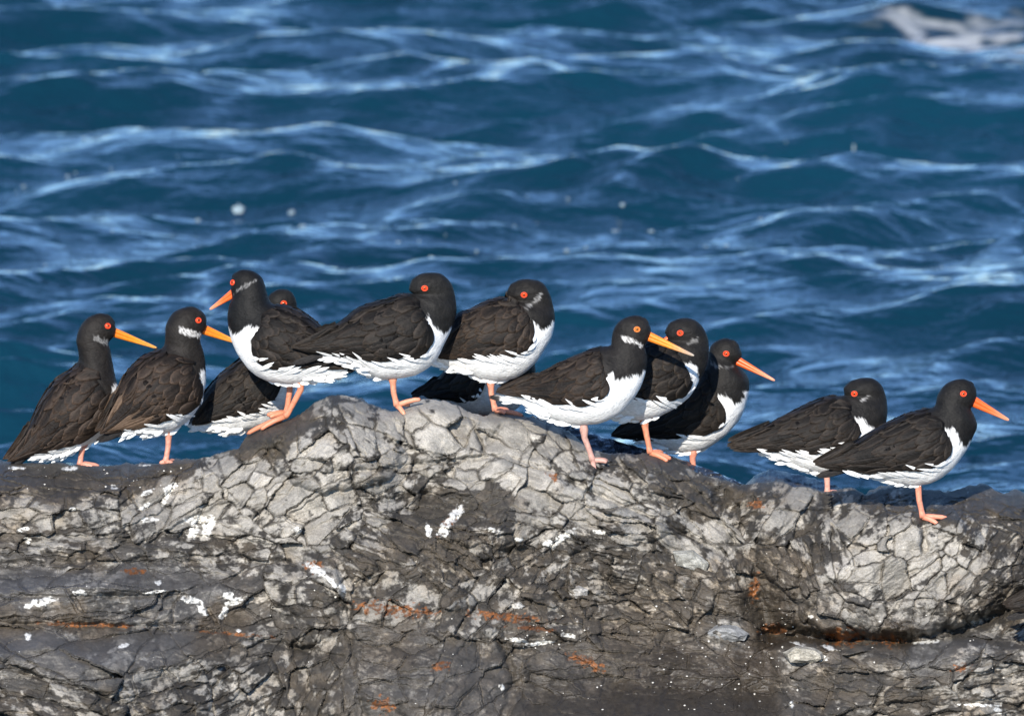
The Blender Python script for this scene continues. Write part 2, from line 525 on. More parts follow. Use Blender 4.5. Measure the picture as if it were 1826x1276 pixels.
# fracture regions: px, py, strike in degrees (down to the right is positive), cell length, cell width
REGIONS = np.array([
    (100, 850, 2, 80, 22), (100, 920, -6, 62, 34), (330, 880, -32, 70, 34), (560, 890, -30, 80, 36), (440, 830, -35, 50, 30),
    (100, 985, 3, 70, 24), (380, 990, 6, 60, 26), (150, 1050, -3, 150, 40), (420, 1070, -22, 110, 44), (540, 1050, 12, 64, 40), (150, 1160, -8, 170, 60), (420, 1150, -18, 100, 40),
    (80, 1250, 14, 80, 30), (300, 1230, -14, 80, 34), (450, 1220, -35, 60, 36), (560, 1200, -60, 60, 36),
    (560, 790, -40, 64, 40), (660, 770, 35, 60, 36), (780, 750, 28, 80, 46), (910, 790, 22, 72, 42), (1010, 810, 40, 50, 30), (700, 850, -10, 54, 32),
    (880, 850, -24, 60, 34), (980, 880, 18, 74, 42), (1110, 890, 24, 90, 36), (1200, 850, 30, 40, 22), (1250, 960, 40, 90, 34), (1090, 950, 15, 80, 28),
    (790, 910, 5, 60, 24), (690, 970, 22, 56, 20), (800, 1010, 35, 44, 24), (950, 1000, -30, 44, 28), (1080, 1030, 12, 50, 26), (1200, 1040, 30, 56, 32),
    (720, 1060, -20, 66, 48), (860, 1070, -40, 54, 40), (970, 1110, 4, 70, 28), (1120, 1110, 6, 60, 28), (700, 1180, 4, 70, 30), (850, 1210, -35, 60, 36), (1010, 1200, 5, 70, 30), (1200, 1210, 0, 60, 20),
    (1340, 900, -50, 36, 24), (1410, 930, -48, 80, 50), (1360, 1020, 50, 36, 24), (1340, 1110, 10, 60, 36), (1460, 980, 70, 50, 26),
    (1540, 940, -40, 62, 34), (1640, 940, -30, 56, 40), (1560, 1030, -38, 66, 44), (1680, 1030, -50, 62, 36), (1520, 1090, 30, 60, 40), (1640, 1100, -35, 56, 36), (1750, 980, -60, 54, 30), (1790, 1060, -40, 44, 24),
    (1640, 885, -15, 44, 22), (1790, 900, 10, 46, 22), (1430, 1180, 12, 64, 34), (1560, 1200, 5, 80, 32), (1680, 1180, -15, 110, 44), (1780, 1220, -8, 56, 22), (1640, 1250, -4, 70, 22)], float)

ORANGE = [(700, 1086, 62, 11, 5), (1505, 1135, 34, 15, 0), (1582, 1142, 26, 9, 5), (683, 1256, 20, 13, 0), (240, 1018, 24, 5, 2), (150, 1113, 80, 4, 2), (420, 1130, 60, 3, 4), (905, 1100, 60, 8, 6), (955, 1120, 40, 4, 4), (1045, 1180, 30, 10, 20),
          (1345, 1050, 8, 24, 10), (1350, 898, 14, 8, 0), (800, 930, 20, 8, -50), (560, 1008, 16, 9, 0), (985, 848, 10, 6, 30), (1380, 1120, 20, 10, 0), (785, 1188, 16, 7, 0), (1715, 1190, 14, 8, 0)]
GUANO = [(808, 922, 30, 9, -48), (792, 944, 15, 9, -60), (764, 945, 6, 12, -10), (1003, 958, 26, 6, -32), (982, 970, 14, 7, 10), (1070, 948, 12, 4, 5), (355, 925, 28, 6, -8), (345, 945, 15, 10, -55), (372, 938, 10, 20, 25), (302, 872, 16, 7, -45), (262, 878, 12, 4, -25), (258, 902, 12, 4, -30), (295, 888, 5, 14, 20), (265, 926, 16, 5, 0),
         (565, 1016, 22, 8, 35), (590, 1035, 14, 5, 45), (610, 1046, 10, 5, 50), (70, 1074, 30, 7, -14), (92, 1068, 9, 6, 0), (143, 1056, 11, 6, -5), (343, 1070, 22, 6, 12), (360, 1083, 7, 14, -30), (420, 1072, 22, 6, -18), (400, 1090, 6, 16, 30), (407, 1061, 12, 7, -30),
         (275, 1055, 18, 3, -8), (282, 1038, 7, 4, 0), (203, 868, 6, 4, 10), (130, 908, 6, 3, 0), (40, 944, 10, 4, -10), (48, 962, 8, 5, 20), (425, 1123, 6, 3, 10), (50, 1134, 6, 7, 0), (222, 1150, 10, 4, -15), (125, 834, 14, 4, -5), (30, 834, 18, 3, 0), (310, 818, 14, 3, -10), (255, 828, 12, 3, 0),
         (880, 944, 10, 4, 10), (925, 962, 8, 4, 0), (530, 945, 9, 7, 0), (1360, 1250, 0, 0, 0), (1012, 1132, 14, 4, 8), (895, 1224, 5, 5, 0), (1412, 1256, 4, 5, 0), (1780, 1266, 7, 6, 30), (1446, 1098, 5, 4, 0), (1425, 1147, 14, 3, 12), (1480, 1154, 14, 4, 15), (1655, 1144, 26, 3, -6), (1740, 1256, 34, 3, 2), (1465, 1172, 12, 6, 0), (920, 1140, 20, 4, 5), (960, 1146, 24, 4, -6)]
CREVICES = [  # polyline, half width px, depth m
    ([(1280, 862), (1320, 940), (1350, 1020), (1368, 1100), (1385, 1138)], 26, 0.055), ([(1368, 1128), (1440, 1136), (1520, 1142), (1640, 1142), (1720, 1120), (1790, 1090), (1830, 1060)], 12, 0.06),
    ([(1480, 880), (1462, 950), (1440, 1010), (1420, 1060)], 12, 0.022), ([(1640, 880), (1645, 930), (1650, 980)], 5, 0.016), ([(608, 1010), (622, 1090), (630, 1180), (650, 1280)], 6, 0.014),
    ([(835, 735), (850, 770), (862, 800)], 4, 0.018), ([(862, 800), (905, 745)], 6, 0.012), ([(485, 838), (500, 790), (530, 752)], 8, 0.02), ([(640, 840), (720, 832), (830, 818), (900, 812), (980, 840), (1060, 880), (1180, 930), (1310, 1000)], 5, 0.014),
    ([(0, 1112), (200, 1116), (350, 1118), (500, 1150), (610, 1170)], 6, 0.018), ([(0, 1180), (120, 1222), (250, 1262), (300, 1280)], 6, 0.014), ([(0, 1006), (180, 1000), (400, 1004), (560, 1000)], 6, 0.012), ([(0, 1062), (150, 1064), (330, 1060)], 4, 0.012), ([(900, 1150), (915, 1210), (900, 1280)], 8, 0.02),
    ([(370, 1085), (385, 1110)], 3, 0.012), ([(760, 880), (700, 930), (640, 960)], 6, 0.014), ([(0, 884), (120, 878), (240, 866), (330, 832)], 6, 0.012)]


def blobs(px, py, lst, warp):
    out = np.zeros(px.shape)
    for (bx, by, rx, ry, an) in lst:
        if rx == 0:
            continue
        m = (np.abs(px - bx) < rx + ry + 30) & (np.abs(py - by) < rx + ry + 30)
        if not m.any():
            continue
        ca, sa = math.cos(R(an)), math.sin(R(an))
        dx, dy = px[m] - bx, py[m] - by
        u = (dx * ca + dy * sa) / rx; v = (-dx * sa + dy * ca) / ry
        d = np.sqrt(u * u + v * v) + warp[m]
        out[m] = np.maximum(out[m], sstep(1.08, 0.82, d))
    return out


def columns(lo, hi, d0, d1, step, g=1.12):
    mid = list(np.arange(d0, d1, step))
    a, s, v = [], step, d0
    while v > lo:
        s *= g; v -= s; a.append(max(v, lo))
    b, s, v = [], step, mid[-1]
    while v < hi:
        s *= g; v += s; b.append(min(v, hi))
    return np.array(a[::-1] + mid + b)


def build_rock():
    xs = columns(-760, 2500, -70, 1900, 1.5)
    sil = interp(SIL, xs) + 2.2 * fbm(xs / 22.0, xs * 0 + 3.3, 3, 4) + 1.0 * perlin(xs / 4.0, xs * 0, 8)
    NT = 400
    t = np.linspace(0, 1, NT) ** 1.0
    bot = np.maximum(1310.0, sil + 60)
    PX = np.repeat(xs[None, :], NT, 0)
    PY = sil[None, :] + t[:, None] * (bot - sil)[None, :]
    def gsm(v, sg):
        u = np.arange(-300.0, 2100.0, 3.0)
        k = np.exp(-(np.arange(-4 * sg, 4 * sg + 1, 3.0) / sg) ** 2 / 2); k /= k.sum()
        return np.interp(xs, u, np.convolve(np.pad(np.interp(u, xs, v), len(k), mode='edge'), k, 'same')[len(k):-len(k)])
    sil_s = np.where((xs > -250) & (xs < 2050), gsm(interp(SIL, xs), 22.0), interp(SIL, xs))
    yc_s = gsm(interp(YC, xs), 70.0)
    r = np.maximum(PY - sil_s[None, :], 0)
    # slope of the face: metres nearer for each measured row further down
    PY0, r0 = PY, r
    PY = sil_s[None, :] + t[:, None] * (bot - sil_s)[None, :]
    r = PY - sil_s[None, :]
    s = np.full(PX.shape, 0.00062)
    s += 0.0040 * np.exp(-(r / 16.0) ** 2) + 0.0011 * np.exp(-(r / 45.0) ** 2)
    def ledge(pts, w, amt, x0, x1):
        L = interp(pts, PX) + 9 * fbm(PX / 110, PX * 0 + w, 41, 3)
        return amt * np.exp(-((PY - L) / w) ** 2) * sstep(x0 - 150, x0 + 150, PX) * sstep(x1 + 170, x1 - 130, PX)
    s += ledge([(-100, 865), (150, 858), (260, 850)], 22, 0.0030, -900, 250)
    s += ledge([(-100, 1035), (200, 1030), (360, 1045)], 13, 0.0052, -900, 340)
    s += ledge([(-100, 970), (300, 965)], 9, 0.0020, -900, 300)
    s += ledge([(-100, 1140), (200, 1150), (330, 1138), (450, 1125)], 20, 0.0036, -900, 420)
    s += ledge([(600, 1160), (900, 1170), (1200, 1170)], 18, 0.0012, 640, 1250)
    s += ledge([(900, 1262), (1400, 1258)], 22, 0.0058, 960, 1390)
    s += ledge([(640, 900), (760, 925), (880, 905)], 18, 0.0026, 690, 880)
    s += ledge([(1640, 1165), (1760, 1150)], 16, 0.0030, 1600, 1740)
    s += ledge([(1380, 1152), (1560, 1160)], 8, 0.0028, 1390, 1620)
    s += ledge([(1600, 900), (1826, 905)], 20, 0.0022, 1590, 2200)
    dpy = (bot - sil_s)[None, :] / (NT - 1)
    Ys = yc_s[None, :] - np.cumsum(s * dpy, 0) + s[:1] * dpy
    PY, r = PY0, r0
    fr = (PY - sil_s[None, :]) / dpy
    i0 = np.clip(np.floor(fr).astype(int), 0, NT - 2); fw_ = fr - i0
    jj = np.repeat(np.arange(len(xs))[None, :], NT, 0)
    Yd = Ys[i0, jj] * (1 - fw_) + Ys[i0 + 1, jj] * fw_
    # big forms
    lump = fbm(PX / 170.0, PY / 120.0, 11, 3)
    rf = sstep(0, 50, r)
    Yd += 0.032 * lump * rf
    dwx = 26 * fbm(PX / 80, PY / 80, 61, 3); dwy = 22 * fbm(PX / 80, PY / 80, 65, 3)
    def dome(cx, cy, rx, ry, a):
        d = 1 - ((PX + dwx - cx) / rx) ** 2 - ((PY + dwy - cy) / ry) ** 2
        return a * np.sqrt(np.maximum(d, 0))
    big = np.maximum.reduce([dome(1590, 1015, 215, 135, 0.10), dome(1400, 950, 95, 90, 0.05), dome(1760, 1000, 80, 120, 0.04)])
    Yd -= big * sstep(0, 60, r)
    Yd -= dome(600, 790, 120, 90, 0.045) * sstep(0, 40, r)
    Yd -= dome(1000, 900, 260, 90, 0.03) * sstep(0, 60, r)
    Yd -= dome(560, 1075, 75, 70, 0.035)
    Yd += 0.032 * np.exp(-((PX + 14 * lump - 795) / 85) ** 2 - ((PY + 18 * lump - 912) / 34) ** 2)
    Yd -= 0.075 * sstep(1138, 1156, PY + 6 * fbm(PX / 40, PY / 40, 31, 2)) * sstep(1370, 1410, PX)
    wob = 7 * perlin(PX / 26, PY / 26, 51) + 3 * perlin(PX / 9, PY / 9, 52)
    crev = np.zeros(PX.shape)
    for pts, w, dep in CREVICES:
        d = polydist(PX, PY, pts) + wob * min(1, w / 8)
        k = np.exp(-(np.maximum(d, 0) / w) ** 2)
        Yd += dep * k * sstep(0, 25, r)
        if w < 14:
            crev = np.maximum(crev, np.exp(-(np.maximum(d, 0) / (w * 0.8)) ** 2))
    # fracture regions and blocks
    wx = PX + 12 * fbm(PX / 60, PY / 60, 21, 3) ; wy = PY + 9 * fbm(PX / 60, PY / 60, 25, 3)
    d1 = np.full(PX.shape, 1e9); d2 = np.full(PX.shape, 1e9); reg = np.zeros(PX.shape, np.int64); reg2 = np.zeros(PX.shape, np.int64)
    for i, (cx, cy, an, cl, cw) in enumerate(REGIONS):
        d = np.hypot(wx - cx, (wy - cy) * 1.25)
        n1 = d < d1; n2 = (~n1) & (d < d2)
        d2 = np.where(n1, d1, np.where(n2, d, d2)); d1 = np.where(n1, d, d1)
        reg = np.where(n1, i, reg)
    redge = (d2 - d1) * 0.5
    ids = np.zeros(PX.shape, np.int64); edge = np.zeros(PX.shape); ox = np.zeros(PX.shape); oy = np.zeros(PX.shape)
    jx = PX + 2.6 * fbm(PX / 20, PY / 20, 71, 3) ; jy = PY + 2.6 * fbm(PX / 20, PY / 20, 75, 3)
    sub_e = np.zeros(PX.shape); sub_id = np.zeros(PX.shape, np.int64); strk = np.zeros(PX.shape); sub_o = np.zeros(PX.shape); sub_p = np.zeros(PX.shape); ld = np.zeros(PX.shape); bed = np.zeros(PX.shape); ch_id = np.zeros(PX.shape, np.int64); ch_a = np.zeros(PX.shape); ch_b = np.zeros(PX.shape); ch_e = np.zeros(PX.shape)
    for i, (cx, cy, an, cl, cw) in enumerate(REGIONS):
        m = reg == i
        if not m.any():
            continue
        ca, sa = math.cos(R(an)), math.sin(R(an))
        u = ((jx[m] - cx) * ca + (jy[m] - cy) * sa) / cl; v = (-(jx[m] - cx) * sa + (jy[m] - cy) * ca) / cw
        idd, e, a, b = voronoi(u, v, 100 + i)
        ids[m] = i * 10000019 + idd
        edge[m] = e * cw * 0.9
        ox[m] = a * cl; oy[m] = b * cw
        idd2, e2, a2, b2 = voronoi(u * 2.7, v * 2.3, 300 + i)
        sub_id[m] = idd2 + i * 7777; sub_e[m] = e2 * cw / 2.3; sub_o[m] = a2; sub_p[m] = b2
        bedc = v * 0.8 + 0.30 * perlin(u * 0.8, v * 0.6, 700 + i) + 0.10 * perlin(u * 3, v * 2, 730 + i)
        bf = bedc - np.floor(bedc)
        bed[m] = (bf - 0.5 - sstep(0.90, 1.0, bf)) * min(1.0, max(0.25, cl / cw - 1.0)) * np.clip(0.4 + 1.2 * (0.4 + perlin(u * 0.5, np.floor(bedc) * 0.7, 760 + i)), 0, 1)
        ld[m] = fbm(u * 1.5, v * 1.5, 500 + i, 5, 0.6)
        idd3, e3, a3, b3 = voronoi(u * cl / 15.0, v * cw / 7.5, 600 + i)
        ch_id[m] = idd3 + i * 3331; ch_a[m] = a3; ch_b[m] = b3; ch_e[m] = e3 * 7.5
        strk[m] = perlin(u * 1.2, v * cw / 3.2, 400 + i) + 0.6 * perlin(u * 2.6, v * cw / 1.7, 460 + i)
    edge = np.minimum(edge, redge)
    # zone fields
    ws = np.zeros(PX.shape); fl = np.zeros(PX.shape); fb = np.zeros(PX.shape); fw = np.zeros(PX.shape)
    zx = PX + 16 * fbm(PX / 45, PY / 45, 81, 3); zy = PY + 12 * fbm(PX / 45, PY / 45, 85, 3)
    for (cx, cy, l, b, w) in ZONES:
        k = 1.0 / (0.10 + ((zx - cx) / 42.0) ** 2 + ((zy - cy) / 27.0) ** 2) ** 2
        ws += k; fl += k * l; fb += k * b; fw += k * w
    fl /= ws; fb /= ws; fw /= ws
    low = sstep(900, 1060, PY + 30 * fbm(PX / 120, PY / 120, 87, 2)) * (1 - 0.8 * np.exp(-((PX - 1590) / 190) ** 2 - ((PY - 1010) / 110) ** 2))
    fl = np.clip(fl - 0.06 * low, 0, 1)
    smooth = np.clip(fw * 1.1 + (1 - sstep(0.02, 0.25, fl)) * 0.45, 0, 0.78)          # wet or algae covered: softer relief
    # relief of the blocks (towards the viewer is minus)
    i4 = (ids % 1000003).astype(np.int64)
    hofs = (rnd(i4, 3) - 0.5) * 0.018
    tx = (rnd(i4, 4) - 0.5) * 0.00075; ty = (rnd(i4, 5) - 0.42) * 0.00090
    cw_n = 0.75 + 1.35 * np.clip(0.5 + 0.9 * fbm(PX / 50, PY / 50, 91, 2), 0, 1)
    crack = sstep(cw_n * 1.25, cw_n * 0.35, edge)
    keep = np.clip(0.25 + 1.2 * (0.5 + fbm(PX / 38, PY / 38, 95, 3)), 0, 1)
    amp = (1 - 0.75 * smooth) * sstep(0, 14, r)
    Yd += amp * (hofs + tx * ox + ty * oy + 0.0042 * crack * keep)
    si = sub_id.astype(np.int64)
    rub = np.clip(1.15 - fl * 1.0, 0.25, 1)
    scr = sstep(2.2, 0.6, sub_e)
    keep2 = np.clip(0.1 + 1.5 * (0.35 + fbm(PX / 30, PY / 30, 97, 3)), 0, 1)
    Yd += amp * rub * ((rnd(si, 6) - 0.5) * 0.0075 + (rnd(si, 7) - 0.5) * 0.012 * sub_o + (rnd(si, 17) - 0.5) * 0.008 * sub_p + 0.0018 * scr * keep2)
    ci = ch_id.astype(np.int64)
    shard = np.clip(1.25 - 1.15 * fl, 0.12, 1) * np.clip(0.35 + 1.3 * (0.4 + fbm(PX / 44, PY / 34, 107, 3)), 0, 1)
    Yd += amp * shard * ((rnd(ci, 11) - 0.5) * 0.0042 + (rnd(ci, 12) - 0.5) * 0.0040 * ch_a + (rnd(ci, 13) - 0.5) * 0.0040 * ch_b)
    Yd -= (1 - 0.45 * smooth) * sstep(0, 20, r) * 0.010 * bed
    Yd += amp * 0.0014 * strk
    Yd += sstep(0, 10, r) * (0.0011 * fbm(PX / 14, PY / 11, 99, 4) + 0.004 * smooth * fbm(PX / 40, PY / 18, 103, 3))
    # colour
    cellv = rnd(i4, 8); subv = rnd(si, 9)
    light = np.array([0.315, 0.290, 0.250]); brown = np.array([0.082, 0.064, 0.045]); dark = np.array([0.030, 0.026, 0.021]); olive = np.array([0.045, 0.037, 0.026])
    lich = fbm(PX / 26, PY / 20, 111, 5, 0.62)
    lich2 = fbm(PX / 9, PY / 8, 117, 4, 0.6)
    cover = sstep(-0.20, 0.24, lich * 0.20 + lich2 * 0.22 + ld * 0.50 + (0.45 - fl) * 1.55 + (cellv - 0.5) * 0.50 + (subv - 0.5) * 0.45 * rub + (rnd(ci, 14) - 0.5) * 0.55 * shard + 0.30 * np.exp(-edge / 3.0) * keep)
    cover = cover * (1 - 0.30 * np.clip(fw * 1.3, 0, 1))
    under = fb + 0.5 * (subv - 0.5) + 0.35 * fbm(PX / 33, PY / 25, 121, 3)
    ub = sstep(0.15, 0.75, under)
    dk = dark[None, None] * (1 - ub[..., None]) + (0.55 * brown + 0.45 * olive)[None, None] * ub[..., None]
    lg = light[None, None] * (0.76 + 0.42 * cellv + 0.20 * (subv - 0.5) + 0.30 * shard * (rnd(ci, 15) - 0.5))[..., None]
    warm = sstep(0.2, 0.9, fb + 0.4 * fbm(PX / 60, PY / 50, 127, 3))[..., None]
    lg = lg * (1 - warm * np.array([0.14, 0.24, 0.36]))
    lg = lg * (1 - 0.12 * np.clip(strk, 0, 1)[..., None])
    c = lg * (1 - cover[..., None]) + dk * cover[..., None]
    algae = sstep(0.16, 0.05, fl + 0.10 * lich)[..., None]
    c = c * (1 - algae) + (olive * (0.75 + 0.5 * np.clip(0.5 + lich2, 0, 1))[..., None]) * algae
    ck = np.clip(crack * keep * 0.75 + 0.35 * scr * keep2 * rub, 0, 1)[..., None]
    c = c * (1 - ck) + dark * ck
    wetc = np.clip(fw, 0, 1)[..., None]
    slate = np.array([0.125, 0.120, 0.120])
    c = c * (1 - 0.6 * wetc) + 0.6 * wetc * (slate * (1 - np.array([0.25, 0.5, 0.7]) * sstep(0.4, 0.8, fb)[..., None]) * (0.35 + 1.0 * fl)[..., None] * (0.8 + 0.3 * cellv)[..., None])
    wp = 0.45 * fbm(PX / 9, PY / 7, 131, 3)
    org = blobs(PX, PY, ORANGE, 0.8 * fbm(PX / 12, PY / 8, 135, 4)) * np.clip(0.65 + 1.2 * fbm(PX / 7, PY / 6, 138, 3), 0, 1)
    c = c * (1 - org[..., None]) + org[..., None] * np.array([0.19, 0.068, 0.018]) * (0.5 + 0.9 * subv)[..., None]
    gu = blobs(PX, PY, GUANO, wp) * np.clip(0.95 + 1.5 * fbm(PX / 8, PY / 6, 141, 3), 0, 1)
    c = c * (1 - gu[..., None]) + gu[..., None] * np.array([0.74, 0.72, 0.66])
    Yd -= 0.002 * gu
    wet = np.clip(fw * (0.7 + 0.6 * lich), 0, 1) * (1 - gu)
    # world positions
    P = unproject(PX, PY, Yd)
    nb = 26
    kb = np.linspace(0, 1, nb + 1)[1:]
    crest = P[0]
    nz = 0.02 * fbm(xs[None, :] / 60, kb[:, None] * 6, 151, 3)
    back = np.stack([np.repeat(crest[None, :, 0], nb, 0), crest[None, :, 1] + 0.85 * kb[:, None], crest[None, :, 2] - (0.05 * kb + 1.1 * kb ** 2.2)[:, None] + nz * np.minimum(1, kb * 6)[:, None]], -1)[::-1]
    nf = 90
    kf = np.linspace(0, 1, nf + 1)[1:]
    foot = P[-1]
    fx_ = xs[None, :] / 55.0; fk_ = kf[:, None] * 17.0
    fn = (0.05 * fbm(fx_ * 0.5, fk_ * 0.5, 161, 4) + 0.012 * fbm(fx_ * 3, fk_ * 3, 165, 3)) * np.minimum(1, kf * 5)[:, None]
    foot_s = np.stack([foot[:, 0], gsm(foot[:, 1], 40.0), gsm(foot[:, 2], 40.0)], -1)
    bl = sstep(0, 0.25, kf)[:, None, None]
    front = foot[None] * (1 - bl) + foot_s[None] * bl
    front = front + np.stack([0 * fn, -0.6 * kf[:, None] + fn, -0.75 * kf[:, None] + fn], -1)
    cb = np.repeat(c[:1] * 0 + olive[None, None], nb, 0); fm = sstep(-0.1, 0.25, fbm(fx_ * 2, fk_ * 2, 167, 5))[..., None]
    cf = (np.array([0.045, 0.038, 0.030]) * (1 - fm) + np.array([0.15, 0.135, 0.115]) * fm); bl2 = sstep(0, 0.08, kf)[:, None, None]; cf = c[-1:] * (1 - bl2) + cf * bl2
    wb = np.full((nb, len(xs)), 0.25); wf = np.repeat(wet[-1:], nf, 0)
    # split the largest blocks out as pieces of their own
    inside = (crack < 0.35) & (PX > -40) & (PX < 1870) & (PY < 1290) & (r > 6)
    bid = np.where(inside, ids, -1)
    q = bid[:-1, :-1]
    same = (q >= 0) & (q == bid[1:, :-1]) & (q == bid[:-1, 1:]) & (q == bid[1:, 1:])
    uq, cnt = np.unique(q[same], return_counts=True)
    order = np.argsort(-cnt)
    chosen = uq[order][:280]
    chosen = chosen[cnt[order][:280] > 120]
    lut = {int(k): i for i, k in enumerate(chosen)}
    selq = np.isin(q, chosen) & same
    # sink the bed under those blocks
    Nx = len(xs)
    sunk = np.zeros(PX.shape)
    vin = np.zeros(PX.shape, bool)
    vin[:-1, :-1] |= selq; vin[1:, :-1] |= selq; vin[:-1, 1:] |= selq; vin[1:, 1:] |= selq
    deep = vin.copy()
    for _ in range(2):
        e = deep.copy()
        e[1:] &= deep[:-1]; e[:-1] &= deep[1:]; e[:, 1:] &= deep[:, :-1]; e[:, :-1] &= deep[:, 1:]
        deep = e
    sunk = np.where(deep, 0.009, np.where(vin, 0.0035, 0))
    Pb = unproject(PX, PY, Yd + sunk)
    V = np.concatenate([back, Pb, front]).reshape(-1, 3)
    C = np.concatenate([cb, c, cf]).reshape(-1, 3)
    WT = np.concatenate([wb, wet, wf]).reshape(-1)
    nr = nb + NT + nf
    quads = grid_quads(nr, Nx).reshape(nr - 1, Nx - 1, 4)
    # bed faces lying wholly under a block are not needed
    drop = np.zeros((nr - 1, Nx - 1), bool)
    dq = selq & deep[:-1, :-1] & deep[1:, :-1] & deep[:-1, 1:] & deep[1:, 1:]
    er = dq.copy()
    for _ in range(2):
        e = er.copy()
        e[1:] &= er[:-1]; e[:-1] &= er[1:]; e[:, 1:] &= er[:, :-1]; e[:, :-1] &= er[:, 1:]
        er = e
    drop[nb:nb + NT - 1] = er
    qq = quads[~drop][:, ::-1]
    me = fast_mesh('rock_outcrop', V, qq, C, {'wet': WT})
    ro = link('rock_outcrop', me, M_ROCK, None, 'structure')
    # the blocks
    rr, cc = np.nonzero(selq)
    key = np.array([lut[int(k)] for k in q[rr, cc]])
    od = np.argsort(key, kind='stable')
    rr, cc, key = rr[od], cc[od], key[od]
    cuts = np.searchsorted(key, np.arange(len(chosen) + 1))
    Pf = P.reshape(-1, 3); Cf = c.reshape(-1, 3); Wf = wet.reshape(-1)
    for i in range(len(chosen)):
        a, b = cuts[i], cuts[i + 1]
        if b - a < 60:
            continue
        r0, c0 = rr[a:b], cc[a:b]
        v0 = r0 * Nx + c0
        qd = np.stack([v0, v0 + Nx, v0 + Nx + 1, v0 + 1], -1)
        us, inv = np.unique(qd, return_inverse=True)
        inv = inv.reshape(qd.shape)
        vv = Pf[us]; n = len(us)
        # skirt on the border edges
        ed = np.concatenate([inv[:, [0, 1]], inv[:, [1, 2]], inv[:, [2, 3]], inv[:, [3, 0]]])
        kk = np.minimum(ed[:, 0], ed[:, 1]) * n + np.maximum(ed[:, 0], ed[:, 1])
        _, ki, kc = np.unique(kk, return_index=True, return_counts=True)
        bd = ed[ki[kc == 1]]
        bv = np.unique(bd)
        mp = np.full(n, -1); mp[bv] = n + np.arange(len(bv))
        low = vv[bv] + np.array([0, 0.011, -0.002])
        sk = np.stack([bd[:, 1], bd[:, 0], mp[bd[:, 0]], mp[bd[:, 1]]], -1)
        mb = fast_mesh('rock_block', np.concatenate([vv, low]), np.concatenate([inv, sk]), np.concatenate([Cf[us], Cf[us][bv]]), {'wet': np.concatenate([Wf[us], Wf[us][bv]])})
        link('rock_block', mb, M_ROCK, ro)
    return xs, PX, PY, Yd, P, back


RXS, RPX, RPY, RYD, RP, RBACK = build_rock()


def rock_depth(px, py):
    """depth of the visible rock face at a measured position"""
    j = int(np.argmin(np.abs(RXS - px)))
    i = int(np.argmin(np.abs(RPY[:, j] - py)))
    return float(RYD[i, j])


def rock_ground(x, y):
    """height of the crest and rear of the rock under a point"""
    allp = np.concatenate([RBACK.reshape(-1, 3), RP[:60].reshape(-1, 3)])
    d = (allp[:, 0] - x) ** 2 + (allp[:, 1] - y) ** 2
    k = np.argsort(d)[:6]
    return float(allp[k, 2].mean())


SLAB_S = [(840, 830), (900, 770), (950, 742), (1000, 755), (1100, 786), (1200, 814), (1270, 838), (1325, 862), (1365, 885), (1400, 960)]
HUMP1 = [(1290, 930), (1325, 868), (1345, 848), (1372, 836), (1410, 842), (1450, 852), (1490, 866), (1530, 880), (1560, 920)]
HUMP2 = [(1510, 950), (1545, 884), (1572, 868), (1605, 862), (1640, 866), (1670, 884), (1700, 930)]
HUMP3 = [(1660, 940), (1690, 882), (1725, 868), (1760, 866), (1790, 881), (1850, 886), (1930, 884), (1990, 960)]


def rear_rock(name, label, pts, ycrest, seed, col, wetv, slope=0.0035):
    p = np.array(pts, float)
    xs = np.arange(p[0, 0], p[-1, 0] + 0.1, 2.0)
    sil = interp(pts, xs) + 1.8 * fbm(xs / 20, xs * 0 + seed, seed, 4)
    NT = 60
    rr = np.linspace(0, 130, NT)
    PX = np.repeat(xs[None], NT, 0); PY = sil[None] + rr[:, None]
    Yd = ycrest - (slope * np.minimum(rr, 45) + 0.0008 * rr)[:, None] + 0.02 * fbm(PX / 60, PY / 40, seed + 1, 4) + 0.006 * fbm(PX / 30, PY / 6, seed + 9, 3)
    Pf = unproject(PX, PY, Yd)
    nb = 16
    kb = np.linspace(0, 1, nb + 1)[1:]
    back = np.stack([np.repeat(Pf[:1, :, 0], nb, 0), Pf[:1, :, 1] + 0.4 * kb[:, None], Pf[:1, :, 2] - (0.12 * kb + 1.0 * kb ** 1.6)[:, None] + 0.015 * fbm(PX[:1] / 50, kb[:, None] * 4, seed + 4, 3)], -1)[::-1]
    V = np.concatenate([back, Pf])
    n1 = fbm(PX / 14, PY / 10, seed + 6, 4)
    c = np.array(col)[None, None] * (0.8 + 0.7 * np.clip(n1 + 0.3, 0, 1))[..., None]
    sp = sstep(0.55, 0.75, fbm(PX / 5, PY / 3, seed + 12, 2))[..., None] * 0.5
    c = c * (1 - sp) + sp * 0.35
    C = np.concatenate([np.repeat(c[:1], nb, 0), c])
    wt = np.full(V.shape[:2], wetv)
    me = fast_mesh(name, V.reshape(-1, 3), grid_quads(*V.shape[:2])[:, ::-1], C.reshape(-1, 3), {'wet': wt.ravel()})
    o = link(name, me, M_ROCK)
    o['label'] = label; o['category'] = 'rock'; o['group'] = 'rocks behind the crest of the outcrop'
    return V


SLAB_V = rear_rock('wet_rock_slab', 'smooth wet blue-black rock slab sloping down behind the birds', SLAB_S, 0.36, 201, (0.022, 0.024, 0.030), 1.0, 0.0012)
rear_rock('dark_rock', 'dark rock hump behind the dozing bird left of the rightmost one', HUMP1, 0.36, 221, (0.030, 0.028, 0.026), 0.6)
rear_rock('dark_rock', 'low dark rock hump behind the pink leg of the rightmost standing bird', HUMP2, 0.36, 241, (0.060, 0.052, 0.040), 0.2)
rear_rock('dark_rock', 'brown rock hump at the far right edge of the outcrop', HUMP3, 0.36, 261, (0.060, 0.052, 0.040), 0.2)


